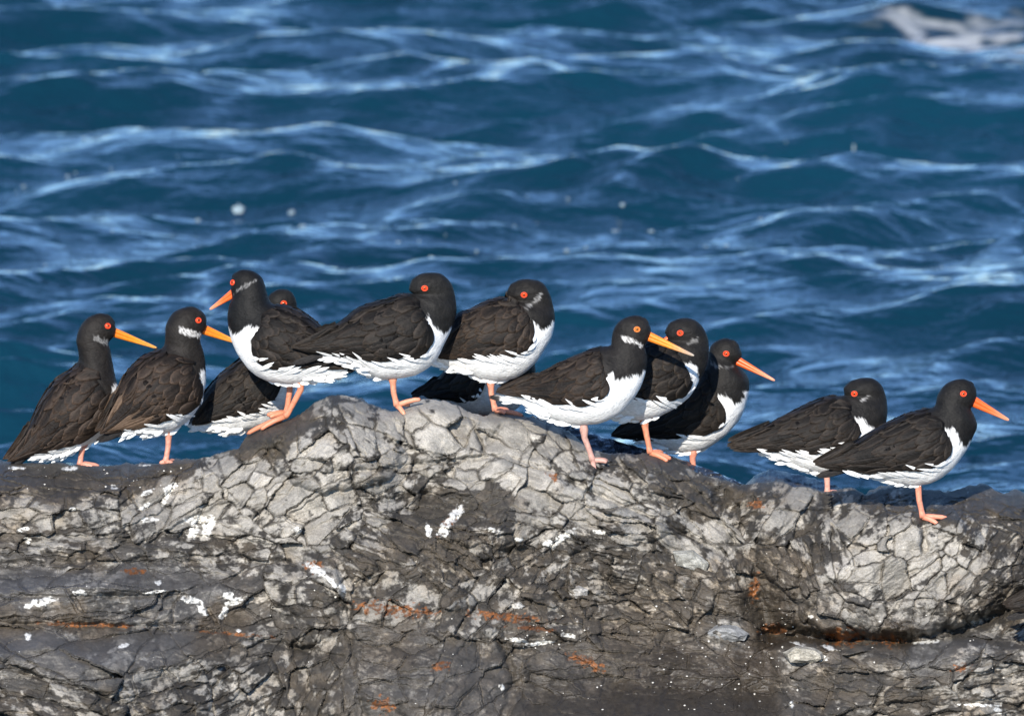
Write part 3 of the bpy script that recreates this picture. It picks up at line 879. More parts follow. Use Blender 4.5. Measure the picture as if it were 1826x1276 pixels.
# loose stones and barnacles
def loose_stone(px, py, pts, thick, col, label, up=0.0):
    """an angular stone with the given outline (offsets in mm) bedded on the face"""
    Y = rock_depth(px, py) + 0.002
    c = unproject(px, py, Y)
    n = len(pts)
    rs = np.random.RandomState(int(px) + int(py))
    out = np.array(pts, float) / 1000.0
    V = []
    for k, (sc, dep) in enumerate(((1.0, 0.006), (1.0, -0.25 * thick), (0.86, -0.75 * thick), (0.5, -1.0 * thick))):
        for i in range(n):
            j = 1 + 0.07 * rs.normal()
            V.append((out[i, 0] * sc * j, dep + 0.12 * thick * rs.normal() + out[i, 1] * 0.2, -out[i, 1] * sc * j))
    V.append((0.1 * thick, -1.05 * thick, 0.15 * thick))
    F = [[k * n + i, k * n + (i + 1) % n, (k + 1) * n + (i + 1) % n, (k + 1) * n + i] for k in range(3) for i in range(n)]
    F += [[3 * n + i, 3 * n + (i + 1) % n, 4 * n] for i in range(n)]
    F.append([n - 1 - i for i in range(n)])
    me = bpy.data.meshes.new('loose_stone')
    me.from_pydata(V, [], F)
    import bmesh
    bm = bmesh.new(); bm.from_mesh(me)
    bmesh.ops.subdivide_edges(bm, edges=bm.edges[:], cuts=2, use_grid_fill=True, fractal=0.0, seed=int(px))
    for v in bm.verts:
        q = v.co * 90
        v.co.y += 0.0022 * float(fbm(q.x, q.z, int(px) % 50, 3)) - 0.0015 * abs(float(perlin(q.x * 0.6 + q.z, q.z * 2.2 - q.x * 0.8, 4)))
        v.co.x += 0.0014 * float(perlin(q.x, q.z * 1.3, 9)); v.co.z += 0.0014 * float(perlin(q.x * 1.2, q.z, 12))
    bm.to_mesh(me); bm.free()
    at = me.color_attributes.new('col', 'FLOAT_COLOR', 'POINT')
    for d in at.data:
        k = 0.6 + 0.6 * rs.rand()
        d.color = (col[0] * k, col[1] * k, col[2] * k, 1)
    a2 = me.attributes.new('wet', 'FLOAT', 'POINT')
    o = link('loose_stone', me, M_ROCK)
    o.location = c
    o['label'] = label; o['category'] = 'stone'; o['group'] = 'loose stones lying on the outcrop'


loose_stone(1300, 1130, [(-40, -6), (-18, -18), (12, -16), (38, -2), (30, 10), (-6, 12), (-36, 8)], 0.020, (0.22, 0.22, 0.215), 'grey wedge of loose stone left of the dark crevice pool')
loose_stone(1432, 1166, [(-34, -4), (-14, -16), (16, -14), (36, -4), (40, 8), (14, 15), (-26, 12)], 0.018, (0.36, 0.33, 0.27), 'pale cream stone just below the rusty crevice')
loose_stone(1030, 1056, [(-16, -8), (2, -13), (18, -6), (16, 7), (-4, 10), (-18, 4)], 0.012, (0.34, 0.32, 0.29), 'small pale block on the brown slope at the centre')
loose_stone(922, 1080, [(-12, -5), (4, -7), (14, 0), (8, 6), (-10, 5)], 0.008, (0.42, 0.40, 0.36), 'little whitish pebble left of the small pale block')
loose_stone(1232, 1005, [(-30, -22), (4, -26), (30, -4), (26, 16), (0, 10), (-26, 2)], 0.014, (0.33, 0.32, 0.28), 'pale slab fragment on the slope below the sloping strata')


def barnacles():
    rs = np.random.RandomState(12)
    V, F, off = [], [], 0
    for k in range(260):
        z = rs.rand()
        if z < 0.35:
            px, py = 1150 + 280 * rs.rand(), 1080 + 190 * rs.rand()
        elif z < 0.5:
            px, py = 20 + 320 * rs.rand(), 832 + 40 * rs.rand()
        elif z < 0.62:
            px, py = 930 + 120 * rs.rand(), 1095 + 60 * rs.rand()
        else:
            px, py = 1826 * rs.rand(), 960 + 310 * rs.rand()
        if py < np.interp(px, RXS, RPY[0]) + 5:
            continue
        c = unproject(px, py, rock_depth(px, py))
        r = 0.0006 + 0.0015 * rs.rand() ** 3
        n = 6
        a0 = rs.rand() * 6
        el = 0.6 + 0.8 * rs.rand()
        for rad, dy in ((1.0, 0.001), (0.6, -0.8 * r)):
            for i in range(n):
                a = a0 + i * 2 * math.pi / n
                V.append((c[0] + rad * r * 1.4 * math.cos(a), c[1] + dy, c[2] + rad * r * el * math.sin(a)))
        V.append((c[0], c[1] - 1.0 * r, c[2]))
        for i in range(n):
            j = (i + 1) % n
            F.append((off + i, off + j, off + n + j, off + n + i)); F.append((off + n + i, off + n + j, off + 2 * n))
        off += 2 * n + 1
    me = bpy.data.meshes.new('barnacles')
    me.from_pydata(V, [], F)
    o = link('barnacles', me, M_SHELL, None, 'stuff')
    o['label'] = 'tiny white barnacles and shell specks scattered over the dark rock'
    o['category'] = 'barnacles'


barnacles()

# ------------------------------------------------------------------ birds
def catmull(P, n):
    P = np.asarray(P, float)
    m = len(P)
    d = np.linalg.norm(np.diff(P[:, :4], axis=0), axis=1) ** 0.5 + 1e-6
    tk = np.concatenate([[0], np.cumsum(d)])
    t = np.linspace(0, tk[-1], n)
    out = np.zeros((n, P.shape[1]))
    # monotone-ish cubic hermite with finite-difference tangents
    tg = np.zeros_like(P)
    for i in range(m):
        a, b = max(0, i - 1), min(m - 1, i + 1)
        tg[i] = (P[b] - P[a]) / (tk[b] - tk[a])
    idx = np.clip(np.searchsorted(tk, t, side='right') - 1, 0, m - 2)
    h = tk[idx + 1] - tk[idx]
    s = ((t - tk[idx]) / h)[:, None]; h = h[:, None]
    out = (2 * s ** 3 - 3 * s ** 2 + 1) * P[idx] + (s ** 3 - 2 * s ** 2 + s) * h * tg[idx] + (-2 * s ** 3 + 3 * s ** 2) * P[idx + 1] + (s ** 3 - s ** 2) * h * tg[idx + 1]
    return out


def curve2(pts, n):
    P = np.asarray(pts, float)
    d = np.linalg.norm(np.diff(P, axis=0), axis=1) + 1e-6
    t = np.concatenate([[0], np.cumsum(d)]); t /= t[-1]
    u = np.linspace(0, 1, n)
    return np.stack([np.interp(u, t, P[:, 0]), np.interp(u, t, P[:, 1])], -1)


def tube(points, radii, n=10, squash=1.0):
    """a tapered tube through points in 3-D, closed at both ends"""
    P = np.asarray(points, float); rad = np.asarray(radii, float)
    rings = []
    for i in range(len(P)):
        a, b = max(0, i - 1), min(len(P) - 1, i + 1)
        tdir = P[b] - P[a]; tdir /= np.linalg.norm(tdir) + 1e-12
        ref = np.array([0, 1, 0]) if abs(tdir[1]) < 0.9 else np.array([1, 0, 0])
        e1 = np.cross(tdir, ref); e1 /= np.linalg.norm(e1)
        e2 = np.cross(tdir, e1)
        th = np.linspace(0, 2 * np.pi, n, endpoint=False)
        rings.append(P[i] + rad[i] * (np.cos(th)[:, None] * e1 + squash * np.sin(th)[:, None] * e2))
    V = np.concatenate(rings + [P[:1], P[-1:]])
    F = [tuple(q) for q in grid_quads(len(P), n, True)]
    k = len(P) * n
    F += [(k, (j + 1) % n, j) for j in range(n)] + [(k + 1, k - n + j, k - n + (j + 1) % n) for j in range(n)]
    return V, F


def py_mesh(name, V, F, cols):
    me = bpy.data.meshes.new(name)
    me.from_pydata([tuple(v) for v in V], [], [tuple(int(i) for i in f) for f in F])
    me.polygons.foreach_set('use_smooth', [True] * len(me.polygons))
    at = me.color_attributes.new('col', 'FLOAT_COLOR', 'POINT')
    c = np.ones((len(V), 4), np.float32); c[:, :3] = cols
    at.data.foreach_set('color', c.ravel())
    return me


def feather_shape(L, Wd, pointed, nt=7, nv=5):
    t = np.linspace(0, 1, nt)
    w = np.where(t < 0.62, 0.55 + 0.45 * np.sin(np.minimum(t / 0.62, 1) * np.pi / 2), np.sqrt(np.maximum(0.0, 1 - ((t - 0.62) / 0.38) ** (2.0 if not pointed else 1.25))))
    w[-1] = 0.10
    v = np.linspace(-1, 1, nv)
    return np.repeat(t[:, None], nv, 1), (w[:, None] * v[None, :]) * Wd * 0.5, v


def oystercatcher(B):
    ox, oy, sc = B['crop']
    to_px = lambda pts: np.array([(ox + x / sc + B.get('dx', 0), oy + y / sc + B.get('dy', 0)) for x, y in pts], float)
    rs = np.random.RandomState(B['seed'])
    yaw = R(B.get('yaw', 0))
    legs = [to_px(l) for l in B['legs']]
    fx, fy = legs[0][-1]
    Y0 = B['Y'] if B.get('Y') is not None else rock_depth(fx, fy)
    anchor = unproject(fx, fy, Y0)
    k = 1.0 / math.cos(yaw)

    def loc(pts_px):
        p = np.asarray(pts_px, float)
        w = unproject(p[..., 0], p[..., 1], np.full(p.shape[:-1], Y0))
        return np.stack([(w[..., 0] - anchor[0]) * k, w[..., 2] - anchor[2]], -1)

    L = lambda pts: loc(to_px(pts))
    if B.get('Y') is not None:      # foot hidden behind the crest: let it reach the rock
        gz = B['ground'] if B.get('ground') is not None else rock_ground(anchor[0], Y0)
        drop = min(gz - anchor[2], 0.0)
    else:
        drop = 0.0
    root = bpy.data.objects.new('oystercatcher', None)
    COL.objects.link(root)
    root.empty_display_size = 0.05
    root.location = (anchor[0], anchor[1], anchor[2] + drop)
    root.rotation_euler = (0, 0, yaw)
    root['label'] = B['label']; root['category'] = 'bird'; root['group'] = 'oystercatchers resting on the rock'
    zoff = -drop
    tone = np.array(B.get('tone', (0.030, 0.027, 0.024))) * 0.36

    # ---- body, neck and head in one surface
    pr = B['pairs']
    tp = L([(a, b) for a, b, c, d in pr]); bt = L([(c, d) for a, b, c, d in pr])
    half = np.linalg.norm(tp - bt, axis=1) / 2
    n = len(pr)
    w = 0.86 * half
    for i in range(n):
        if i < n * 0.4:
            w[i] = min(max(w[i], 0.021 + 0.004 * i), 0.060)
        else:
            w[i] = min(w[i], 0.058)
    if B.get('tucked'):
        for i in range(n):
            if i > n * 0.62:
                w[i] = min(w[i], 0.027)
    st = np.concatenate([tp, bt, w[:, None]], 1)
    NR, NS = 150, 64
    cs = catmull(st, NR)
    cs[:, 4] = np.maximum(cs[:, 4], 0.001)
    top, bot = cs[:, :2], cs[:, 2:4]
    cen = (top + bot) / 2; av = (top - bot) / 2
    th = np.linspace(0, 2 * np.pi, NS, endpoint=False)
    ct = np.cos(th); sn = np.sin(th)
    V = np.zeros((NR, NS, 3))
    V[..., 0] = cen[:, None, 0] + av[:, None, 0] * ct
    V[..., 2] = cen[:, None, 1] + av[:, None, 1] * ct
    V[..., 1] = cs[:, 4][:, None] * np.sign(sn) * np.abs(sn) ** 0.92
    # softly rounded closed ends
    c0, c1 = V[0].mean(0), V[-1].mean(0)
    d0 = cen[0] - cen[3]; d0 /= np.linalg.norm(d0) + 1e-9
    d1 = cen[-1] - cen[-4]; d1 /= np.linalg.norm(d1) + 1e-9
    caps0, caps1 = [], []
    for s, f in ((0.93, 0.35), (0.75, 0.66), (0.45, 0.9)):
        r0 = c0 + (V[0] - c0) * s; r0[:, 0] += d0[0] * f * 0.012; r0[:, 2] += d0[1] * f * 0.012
        r1 = c1 + (V[-1] - c1) * s; m1 = half[-1] * 0.30; r1[:, 0] += d1[0] * f * m1; r1[:, 2] += d1[1] * f * m1
        caps0.append(r0); caps1.append(r1)
    V = np.concatenate([np.array(caps0[::-1]), V, np.array(caps1)])
    # soft feather lumps
    nrm = V - np.concatenate([np.repeat(V[:1].mean(1, keepdims=True), 1, 0), V[1:].mean(1, keepdims=True)])
    lump = 0.018 * fbm(V[..., 0] * 28 + B['seed'], V[..., 2] * 28 + 0.3 * np.sign(V[..., 1]), 170, 3)
    V = V + nrm * lump[..., None]
    nr = len(V)
    verts = np.concatenate([V.reshape(-1, 3), V[0].mean(0)[None], V[-1].mean(0)[None]])
    F = [tuple(q) for q in grid_quads(nr, NS, True)]
    kk = nr * NS
    F += [(kk, (j + 1) % NS, j) for j in range(NS)] + [(kk + 1, kk - NS + j, kk - NS + (j + 1) % NS) for j in range(NS)]

    # ---- markings, measured in the profile
    def mask(poly, soft=0.0015, rag=0.0035):
        pl = [tuple(q) for q in poly]
        x, z = verts[:, 0], verts[:, 2]
        d = polysigned(x, z, pl)
        d = d + rag * (fbm(x * 170, z * 90, 180 + B['seed'], 3)) + rag * 0.7 * perlin(x * 420, z * 160, 190)
        return sstep(soft, -soft, d)
    sgn = 1 if B.get('face', 1) > 0 else -1
    ch = L(B['white'])
    wp = np.concatenate([[ch[0] + np.array([0.08 * sgn, 0.005])], ch, [ch[-1] + np.array([-0.08 * sgn, 0.0])], [ch[-1] + np.array([-0.08 * sgn, -0.3])], [ch[0] + np.array([0.08 * sgn, -0.3])]])
    wm = mask(wp)
    white = np.array([0.80, 0.79, 0.76])
    hx = verts[:, 0]; hz = verts[:, 2]
    blk = tone[None] * (0.85 + 0.45 * np.clip(0.5 + fbm(hx * 60, hz * 60, 200 + B['seed'], 3), 0, 1))[:, None]
    cols = blk * (1 - wm[:, None]) + white * wm[:, None]
    if 'spot' in B:
        sm = mask(L(B['spot']), 0.001, 0.002)
        cols = cols * (1 - sm[:, None]) + white * sm[:, None]
    if 'collar' in B:
        cm = mask(L(B['collar']), 0.0015, 0.0028) * B.get('collar_amt', 0.5)
        cm = cm * np.clip(0.75 + 0.9 * fbm(hx * 400, hz * 400, 210, 2), 0, 1)
        cols = cols * (1 - cm[:, None]) + np.array([0.60, 0.58, 0.55]) * cm[:, None]
    verts2 = verts + np.array([0, 0, zoff])
    me = py_mesh('body', verts2, F, cols)
    link('body', me, M_PLUME, root)
    bvh = BVHTree.FromPolygons([tuple(v) for v in verts], [tuple(int(i) for i in f) for f in F])

    def hit(x, z, side=-1):
        h = bvh.ray_cast(Vector((x, side * 0.5, z)), Vector((0, -side, 0)))
        return h[0].y if h[0] is not None else None

    # ---- wings
    lo = curve2(L(B['wing_lo']), 60); hi = curve2(L(B['wing_hi']), 60)

    def wp2(u, v):
        f = np.clip(u, 0, 1) * 59
        i = np.minimum(f.astype(int), 58); g = (f - i)[..., None]
        a = lo[i] * (1 - g) + lo[i + 1] * g; b = hi[i] * (1 - g) + hi[i + 1] * g
        return a * (1 - v[..., None]) + b * v[..., None]

    def drape(xz, lift, u):
        """lay points of a flat patch over the flank (near side)"""
        sh = xz.shape[:-1]
        flat = xz.reshape(-1, 2); uf = np.broadcast_to(u, sh).reshape(-1)
        y = np.full(len(flat), np.nan)
        for i, (x, z) in enumerate(flat):
            h = hit(x, z)
            if h is not None:
                y[i] = h
        fb = -(0.010 + 0.024 * (1 - np.clip(uf, 0, 1)))
        ok = ~np.isnan(y)
        yy = np.where(ok, np.minimum(np.nan_to_num(y), fb * 0.8), fb)
        return yy.reshape(sh), ok.reshape(sh)

    NU, NV = 34, 12
    uu, vv = np.meshgrid(np.linspace(0.02, 0.80, NU), np.linspace(0.06, 1, NV), indexing='ij')
    pxz = wp2(uu, vv)
    yy, _ = drape(pxz, 0, uu)
    for _ in range(4):
        ys = yy.copy()
        ys[1:-1] = (yy[:-2] + 2 * yy[1:-1] + yy[2:]) / 4; yy = ys.copy()
        ys[:, 1:-1] = (yy[:, :-2] + 2 * yy[:, 1:-1] + yy[:, 2:]) / 4; yy = ys
    rim = np.minimum(np.minimum(vv, 1 - vv) * 6, np.minimum(uu * 10, 1.0))
    wv = np.stack([pxz[..., 0], yy - 0.0035 * np.clip(rim, 0, 1) - 0.0006, pxz[..., 1] + zoff], -1)
    wcol = np.repeat(tone[None] * 0.55, NU * NV, 0)
    wverts = wv.reshape(-1, 3)
    # underside gives the folded wing its thickness
    under = wverts + np.array([0, 0.005, 0])
    q1 = grid_quads(NU, NV)
    bnd = [(i * NV) for i in range(NU)] + [(NU - 1) * NV + j for j in range(1, NV)] + [i * NV + NV - 1 for i in range(NU - 2, -1, -1)] + [j for j in range(NV - 2, 0, -1)]
    side = [(bnd[i], bnd[(i + 1) % len(bnd)], bnd[(i + 1) % len(bnd)] + NU * NV, bnd[i] + NU * NV) for i in range(len(bnd))]
    WF = [tuple(q) for q in q1[:, ::-1]] + [tuple(q + NU * NV) for q in q1] + side
    near = link('wing', py_mesh('wing', np.concatenate([wverts, under]), WF, np.concatenate([wcol, wcol])), M_PLUME, root)
    far_v, far_f, far_c = [np.concatenate([wverts, under]) * np.array([1, -1, 1])], [f[::-1] for f in WF], [np.concatenate([wcol, wcol])]
    off = 2 * NU * NV

    rows = B.get('rows', 7)
    specs = []
    # long flight feathers first, then shingled coverts from the rear forwards
    for i in range(9):
        specs.append((0.46 + 0.03 * rs.rand(), 0.06 + 0.10 * i, 0.36 + 0.20 * rs.rand(), 0.20, True, 0.45 + 0.5 * rs.rand()))
    for u in np.arange(0.66, -0.01, -0.082):
        for rI in range(rows):
            v = 0.01 + 1.08 * (rI + 0.35 * rs.normal()) / (rows - 1)
            v = min(max(v, -0.01), 1.10)
            ln = 0.15 + 0.22 * u + (0.12 * v * u) + 0.05 * rs.rand()
            specs.append((u + 0.028 * rs.normal() + 0.04 * (rI % 2), v, ln, 0.215, u > 0.30 or rs.rand() < 0.4, 0.45 + 1.1 * rs.rand() ** 1.5))
    hgt = np.linalg.norm(hi - lo, axis=1)
    brown = np.array(B.get('feather', (0.050, 0.042, 0.035))) * np.array([0.56, 0.50, 0.45])
    for si, (u0, v0, ln, wd, pointed, br) in enumerate(specs):
        u0 = max(0.0, u0)
        u1 = min(u0 + ln, 1.0)
        p0 = wp2(np.array([u0]), np.array([v0]))[0]; p1 = wp2(np.array([u1]), np.array([v0 * 0.95 - 0.07 * rs.rand() * (u0 < 0.6)]))[0]
        pm = wp2(np.array([(u0 + u1) / 2]), np.array([v0 * 0.97]))[0]
        Ln = np.linalg.norm(p1 - p0)
        if Ln < 0.008:
            continue
        wdt = max(0.009, wd * hgt[int(min(u0 + ln * 0.5, 1) * 59)] * (1.25 if not pointed else 0.85))
        wdt = min(wdt, 0.022)
        T, Wv, vn = feather_shape(Ln, wdt, pointed)
        cpt = ((1 - T) ** 2)[..., None] * p0 + (2 * T * (1 - T))[..., None] * pm + (T ** 2)[..., None] * p1
        dirv = (p1 - p0) / Ln
        nv2 = np.array([-dirv[1], dirv[0]])
        xz = cpt + Wv[..., None] * nv2
        us = u0 + (u1 - u0) * T
        if u0 < 0.62:            # keep the vanes of the back within the outline of the body
            core = wp2(us, np.full(T.shape, 0.5))
            for _ in range(5):
                miss = np.array([hit(a, b) is None for a, b in xz.reshape(-1, 2)]).reshape(T.shape) & (us < 0.68)
                if not miss.any():
                    break
                xz = np.where(miss[..., None], xz + 0.14 * (core - xz), xz)
        y, ok = drape(xz, 0, us)
        # smooth sheet through the draped points
        A = np.stack([np.ones(T.size), T.ravel(), T.ravel() ** 2, (Wv / wdt).ravel(), (T * Wv / wdt).ravel(), (Wv / wdt).ravel() ** 2], 1)
        cf = np.linalg.lstsq(A, y.ravel(), rcond=None)[0]
        yf = (A @ cf).reshape(T.shape)
        over = np.clip(np.max(yf - y), 0, 0.003)
        layer = 0.0022 + 0.0024 * (1 - u0)
        yf = yf - over * 0.6 - layer - 0.0019 * T ** 1.5 + 0.0007 * (Wv / (wdt * 0.5)) ** 2
        FV = np.stack([xz[..., 0], yf, xz[..., 1] + zoff], -1).reshape(-1, 3)
        fq = grid_quads(*T.shape)
        edge = np.clip(np.maximum(np.abs(np.broadcast_to(vn, T.shape)) ** 4 * 0.6, sstep(0.80, 1.0, T)), 0, 1).ravel()[:, None]
        base = (tone * 0.55 + brown * 0.45) * br
        if B.get('odd') and abs(u0 - 0.52) < 0.06 and rs.rand() < B['odd']:
            base = np.array([0.13, 0.085, 0.055])
        fc = base * (1 - 0.75 * edge) + (brown * (1.3 + 1.0 * rs.rand())) * 0.75 * edge
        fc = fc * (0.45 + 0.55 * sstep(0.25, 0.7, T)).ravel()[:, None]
        sh = (np.abs(np.broadcast_to(vn, T.shape)) < 0.1).ravel()[:, None]
        fc = np.where(sh, fc * 0.6, fc)
        # a thin underside so that the vane has thickness
        FU = FV + np.array([0, 0.0007, 0])
        nF = len(FV)
        nt_, nv_ = T.shape
        bb = [j for j in range(nv_)] + [i * nv_ + nv_ - 1 for i in range(1, nt_)] + [(nt_ - 1) * nv_ + j for j in range(nv_ - 2, -1, -1)] + [i * nv_ for i in range(nt_ - 2, 0, -1)]
        fs = [(bb[(i + 1) % len(bb)], bb[i], bb[i] + nF, bb[(i + 1) % len(bb)] + nF) for i in range(len(bb))]
        FF = [tuple(q) for q in fq] + [tuple(q[::-1] + nF) for q in fq] + fs
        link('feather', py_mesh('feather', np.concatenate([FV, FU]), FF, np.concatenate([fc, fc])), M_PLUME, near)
        far_v.append(FV * np.array([1, -1, 1])); far_f += [tuple(int(a) + off for a in q[::-1]) for q in fq]; far_c.append(fc)
        off += len(FV)
    link('wing', py_mesh('wing', np.concatenate(far_v), far_f, np.concatenate(far_c)), M_PLUME, root)

    # ---- mantle feathers over the back, laid along the surface of the body
    core = V[3:3 + NR]
    def onbody(ri, th_):
        ri = np.clip(ri, 0, NR - 1.001); tj = (th_ / (2 * np.pi) * NS) % NS
        i = ri.astype(int); a = (ri - i)[..., None]
        j = tj.astype(int) % NS; b = (tj - np.floor(tj))[..., None]; j2 = (j + 1) % NS
        return (core[i, j] * (1 - a) + core[i + 1, j] * a) * (1 - b) + (core[i, j2] * (1 - a) + core[i + 1, j2] * a) * b
    mantle = None
    for ti in np.arange(0.10, 0.47, 0.045):
        for q, dg in enumerate((-66, -44, -22, 0, 22, 44, 66)):
            r0 = (ti + 0.012 * rs.normal() + 0.022 * (q % 2)) * NR
            th0 = R(dg + 4 * rs.normal())
            ci = int(min(max(r0, 0), NR - 1))
            rad = max(0.012, 0.5 * (cs[ci, 4] + np.linalg.norm(av[ci])))
            wdt = 0.015 + 0.004 * rs.rand()
            T, Wv, vn = feather_shape(1.0, wdt, rs.rand() < 0.5)
            dr = NR * (0.085 + 0.03 * rs.rand())
            rr_ = r0 - T * dr; tt_ = th0 + Wv / rad
            p = onbody(rr_, tt_)
            cc_ = onbody(rr_, np.full(T.shape, 0.0)) * 0.5 + onbody(rr_, np.full(T.shape, np.pi)) * 0.5
            nv = p - cc_; nv /= np.linalg.norm(nv, axis=-1, keepdims=True) + 1e-9
            p = p + nv * (0.0012 + 0.0016 * ti + 0.0016 * T ** 1.5 - 0.0004 * (Wv / (wdt * 0.5)) ** 2)[..., None]
            FV = p.reshape(-1, 3) + np.array([0, 0, zoff])
            if polysigned(np.array([FV[:, 0].mean()]), np.array([FV[:, 2].mean() - zoff]), [tuple(x) for x in wp])[0] < 0:
                continue
            edge = np.clip(np.maximum(np.abs(np.broadcast_to(vn, T.shape)) ** 4 * 0.6, sstep(0.80, 1.0, T)), 0, 1).ravel()[:, None]
            br = 0.5 + 0.8 * rs.rand() ** 1.5
            fc = (tone * 0.6 + brown * 0.4) * br
            fc = fc * (1 - 0.7 * edge) + brown * (1.1 + 0.8 * rs.rand()) * 0.7 * edge
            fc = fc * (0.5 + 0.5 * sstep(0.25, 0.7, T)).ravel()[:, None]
            nm, par = ('mantle', root) if mantle is None else ('feather', mantle)
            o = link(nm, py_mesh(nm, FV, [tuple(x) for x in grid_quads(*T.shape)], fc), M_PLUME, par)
            if mantle is None:
                mantle = o

    # ---- ragged white tufts along the belly and under the tail
    tv, tf, tcx, off = [], [], [], 0
    nb = B.get('tufts', 46)
    for i in range(nb):
        t = 0.03 + 0.34 * (i + rs.rand() * 0.8) / nb
        j = int(t * (NR - 1))
        for lay in ((0, 1) if (t < 0.34 or rs.rand() < 0.25) else (1,)):
            if lay == 1 and (rs.rand() < 0.55 or t > 0.22):
                continue
            p0 = bot[j] * (0.985 - 0.07 * lay) + top[j] * (0.015 + 0.07 * lay)
            tang = bot[max(j - 5, 0)] - bot[min(j + 5, NR - 1)]
            tang = tang / (np.linalg.norm(tang) + 1e-9)
            outw = bot[j] - top[j]; outw = outw / np.linalg.norm(outw)
            frac = sstep(0.45, 0.15, t)
            dirv = tang + outw * (0.05 + 0.40 * frac * rs.rand()); dirv /= np.linalg.norm(dirv)
            Ln = (0.013 + 0.010 * rs.rand()) * (0.75 + 0.5 * frac); wdt = 0.0055 + 0.003 * rs.rand()
            T, Wv, vn = feather_shape(Ln, wdt, True, 5, 3)
            nv2 = np.array([-dirv[1], dirv[0]])
            xz = p0 + (T * Ln)[..., None] * dirv + Wv[..., None] * nv2
            if mask is not None:
                dd = polysigned(np.array([p0[0]]), np.array([p0[1] + 0.004]), [tuple(q) for q in wp])[0]
                if dd > 0:
                    continue
            yb = rs.uniform(-0.018, 0.012) if lay == 0 else -cs[j, 4] * math.sqrt(max(0.0, 1 - (2 * 0.915 - 1) ** 2)) * 1.05
            y = yb - 0.003 * T - 0.001 * (1 - (Wv / (wdt * .5)) ** 2)
            FV = np.stack([xz[..., 0], y, xz[..., 1] + zoff], -1).reshape(-1, 3)
            tv.append(FV); tf += [tuple(int(a) + off for a in q) for q in grid_quads(*T.shape)]
            off += len(FV)
    for i in range(12):       # white flank feathers lapping over the lower edge of the wing
        u = 0.06 + 0.66 * (i + 1.4 * rs.rand()) / 12
        p0 = wp2(np.array([u]), np.array([-0.24 - 0.06 * rs.rand()]))[0]
        p1 = wp2(np.array([min(u + 0.10 + 0.06 * rs.rand(), 1)]), np.array([-0.10 + 0.22 * rs.rand() ** 1.5]))[0]
        if polysigned(np.array([p0[0]]), np.array([p0[1]]), [tuple(q) for q in wp])[0] > -0.001:
            continue
        Ln = np.linalg.norm(p1 - p0); dirv = (p1 - p0) / Ln
        T, Wv, vn = feather_shape(Ln, 0.0045 + 0.004 * rs.rand(), True, 5, 3)
        xz = p0 + (T * Ln)[..., None] * dirv + Wv[..., None] * np.array([-dirv[1], dirv[0]])
        y, ok = drape(xz, 0, np.full(T.shape, u))
        if not ok.all() and u < 0.6:
            continue
        y = y - 0.0008 - 0.0062 * sstep(0.0, 0.8, T)
        FV = np.stack([xz[..., 0], y, xz[..., 1] + zoff], -1).reshape(-1, 3)
        tv.append(FV); tf += [tuple(int(a) + off for a in q) for q in grid_quads(*T.shape)]
        off += len(FV)
    if tv:
        Vt = np.concatenate(tv)
        o = link('belly_tufts', py_mesh('belly_tufts', Vt, tf, np.repeat(white[None], len(Vt), 0)), M_PLUME, root)
        o['kind'] = 'stuff'

    # ---- tail
    if 'tail' in B:
        pts = L(B['tail'])           # root top, root bottom, tip
        r_t, r_b, tip = pts[0], pts[1], pts[2]
        tcol = np.array(B.get('tailcol', (0.018, 0.016, 0.015)))
        tl = None
        for i, f in enumerate((0.5, 0.15, 0.85, 0.35, 0.65)):
            p0 = r_t * (1 - f) + r_b * f
            p1 = tip + (r_b - r_t) * (f - 0.5) * 0.45
            Ln = np.linalg.norm(p1 - p0)
            T, Wv, vn = feather_shape(Ln, min(0.014, max(0.009, np.linalg.norm(r_t - r_b) * 0.42)), True)
            dirv = (p1 - p0) / Ln; nv2 = np.array([-dirv[1], dirv[0]])
            xz = p0 + (T * Ln)[..., None] * dirv + Wv[..., None] * nv2
            y = 0.006 * (i - 2) - 0.004 * (1 - T) + 0.002 * (Wv / 0.01) ** 2
            FV = np.stack([xz[..., 0], y, xz[..., 1] + zoff], -1).reshape(-1, 3)
            if B.get('whitetail'):
                m = sstep(0.62, 0.70, T + 0.05 * rs.rand()).ravel()[:, None]
                fc = white * (1 - m) + tcol * m
            else:
                fc = np.repeat(tcol[None], len(FV), 0) * (0.8 + 0.5 * rs.rand())
            fq = grid_quads(*T.shape)
            nm, par = ('tail', root) if tl is None else ('tail_feather', tl)
            o = link(nm, py_mesh(nm, FV, [tuple(q) for q in fq], fc), M_PLUME, par)
            if tl is None:
                tl = o

    # ---- bill
    if 'bill' in B:
        bt_, bb_, tip = L(B['bill'])
        mid = (bt_ + bb_) / 2
        ax = tip - mid; Lb = np.linalg.norm(ax); ax /= Lb
        up2 = bt_ - bb_; hb = np.linalg.norm(up2) / 2; up2 = np.array([-ax[1], ax[0]]); up2 *= np.sign(up2[1])
        mid = mid - ax * 0.010
        NB = 22
        t = np.linspace(0, 1, NB)
        hh = hb * (0.86 * (1 - t) + 0.25) * np.where(t > 0.97, 0.7, 1)
        ww = np.maximum(0.0048 * (1 - t) ** 0.8 + 0.0014, 0.0012)
        b0 = np.array(B.get('bill0', (0.80, 0.15, 0.02))); b1 = np.array(B.get('bill1', (0.85, 0.26, 0.03))); b2 = np.array(B.get('bill2', (0.80, 0.42, 0.15)))
        billroot = None
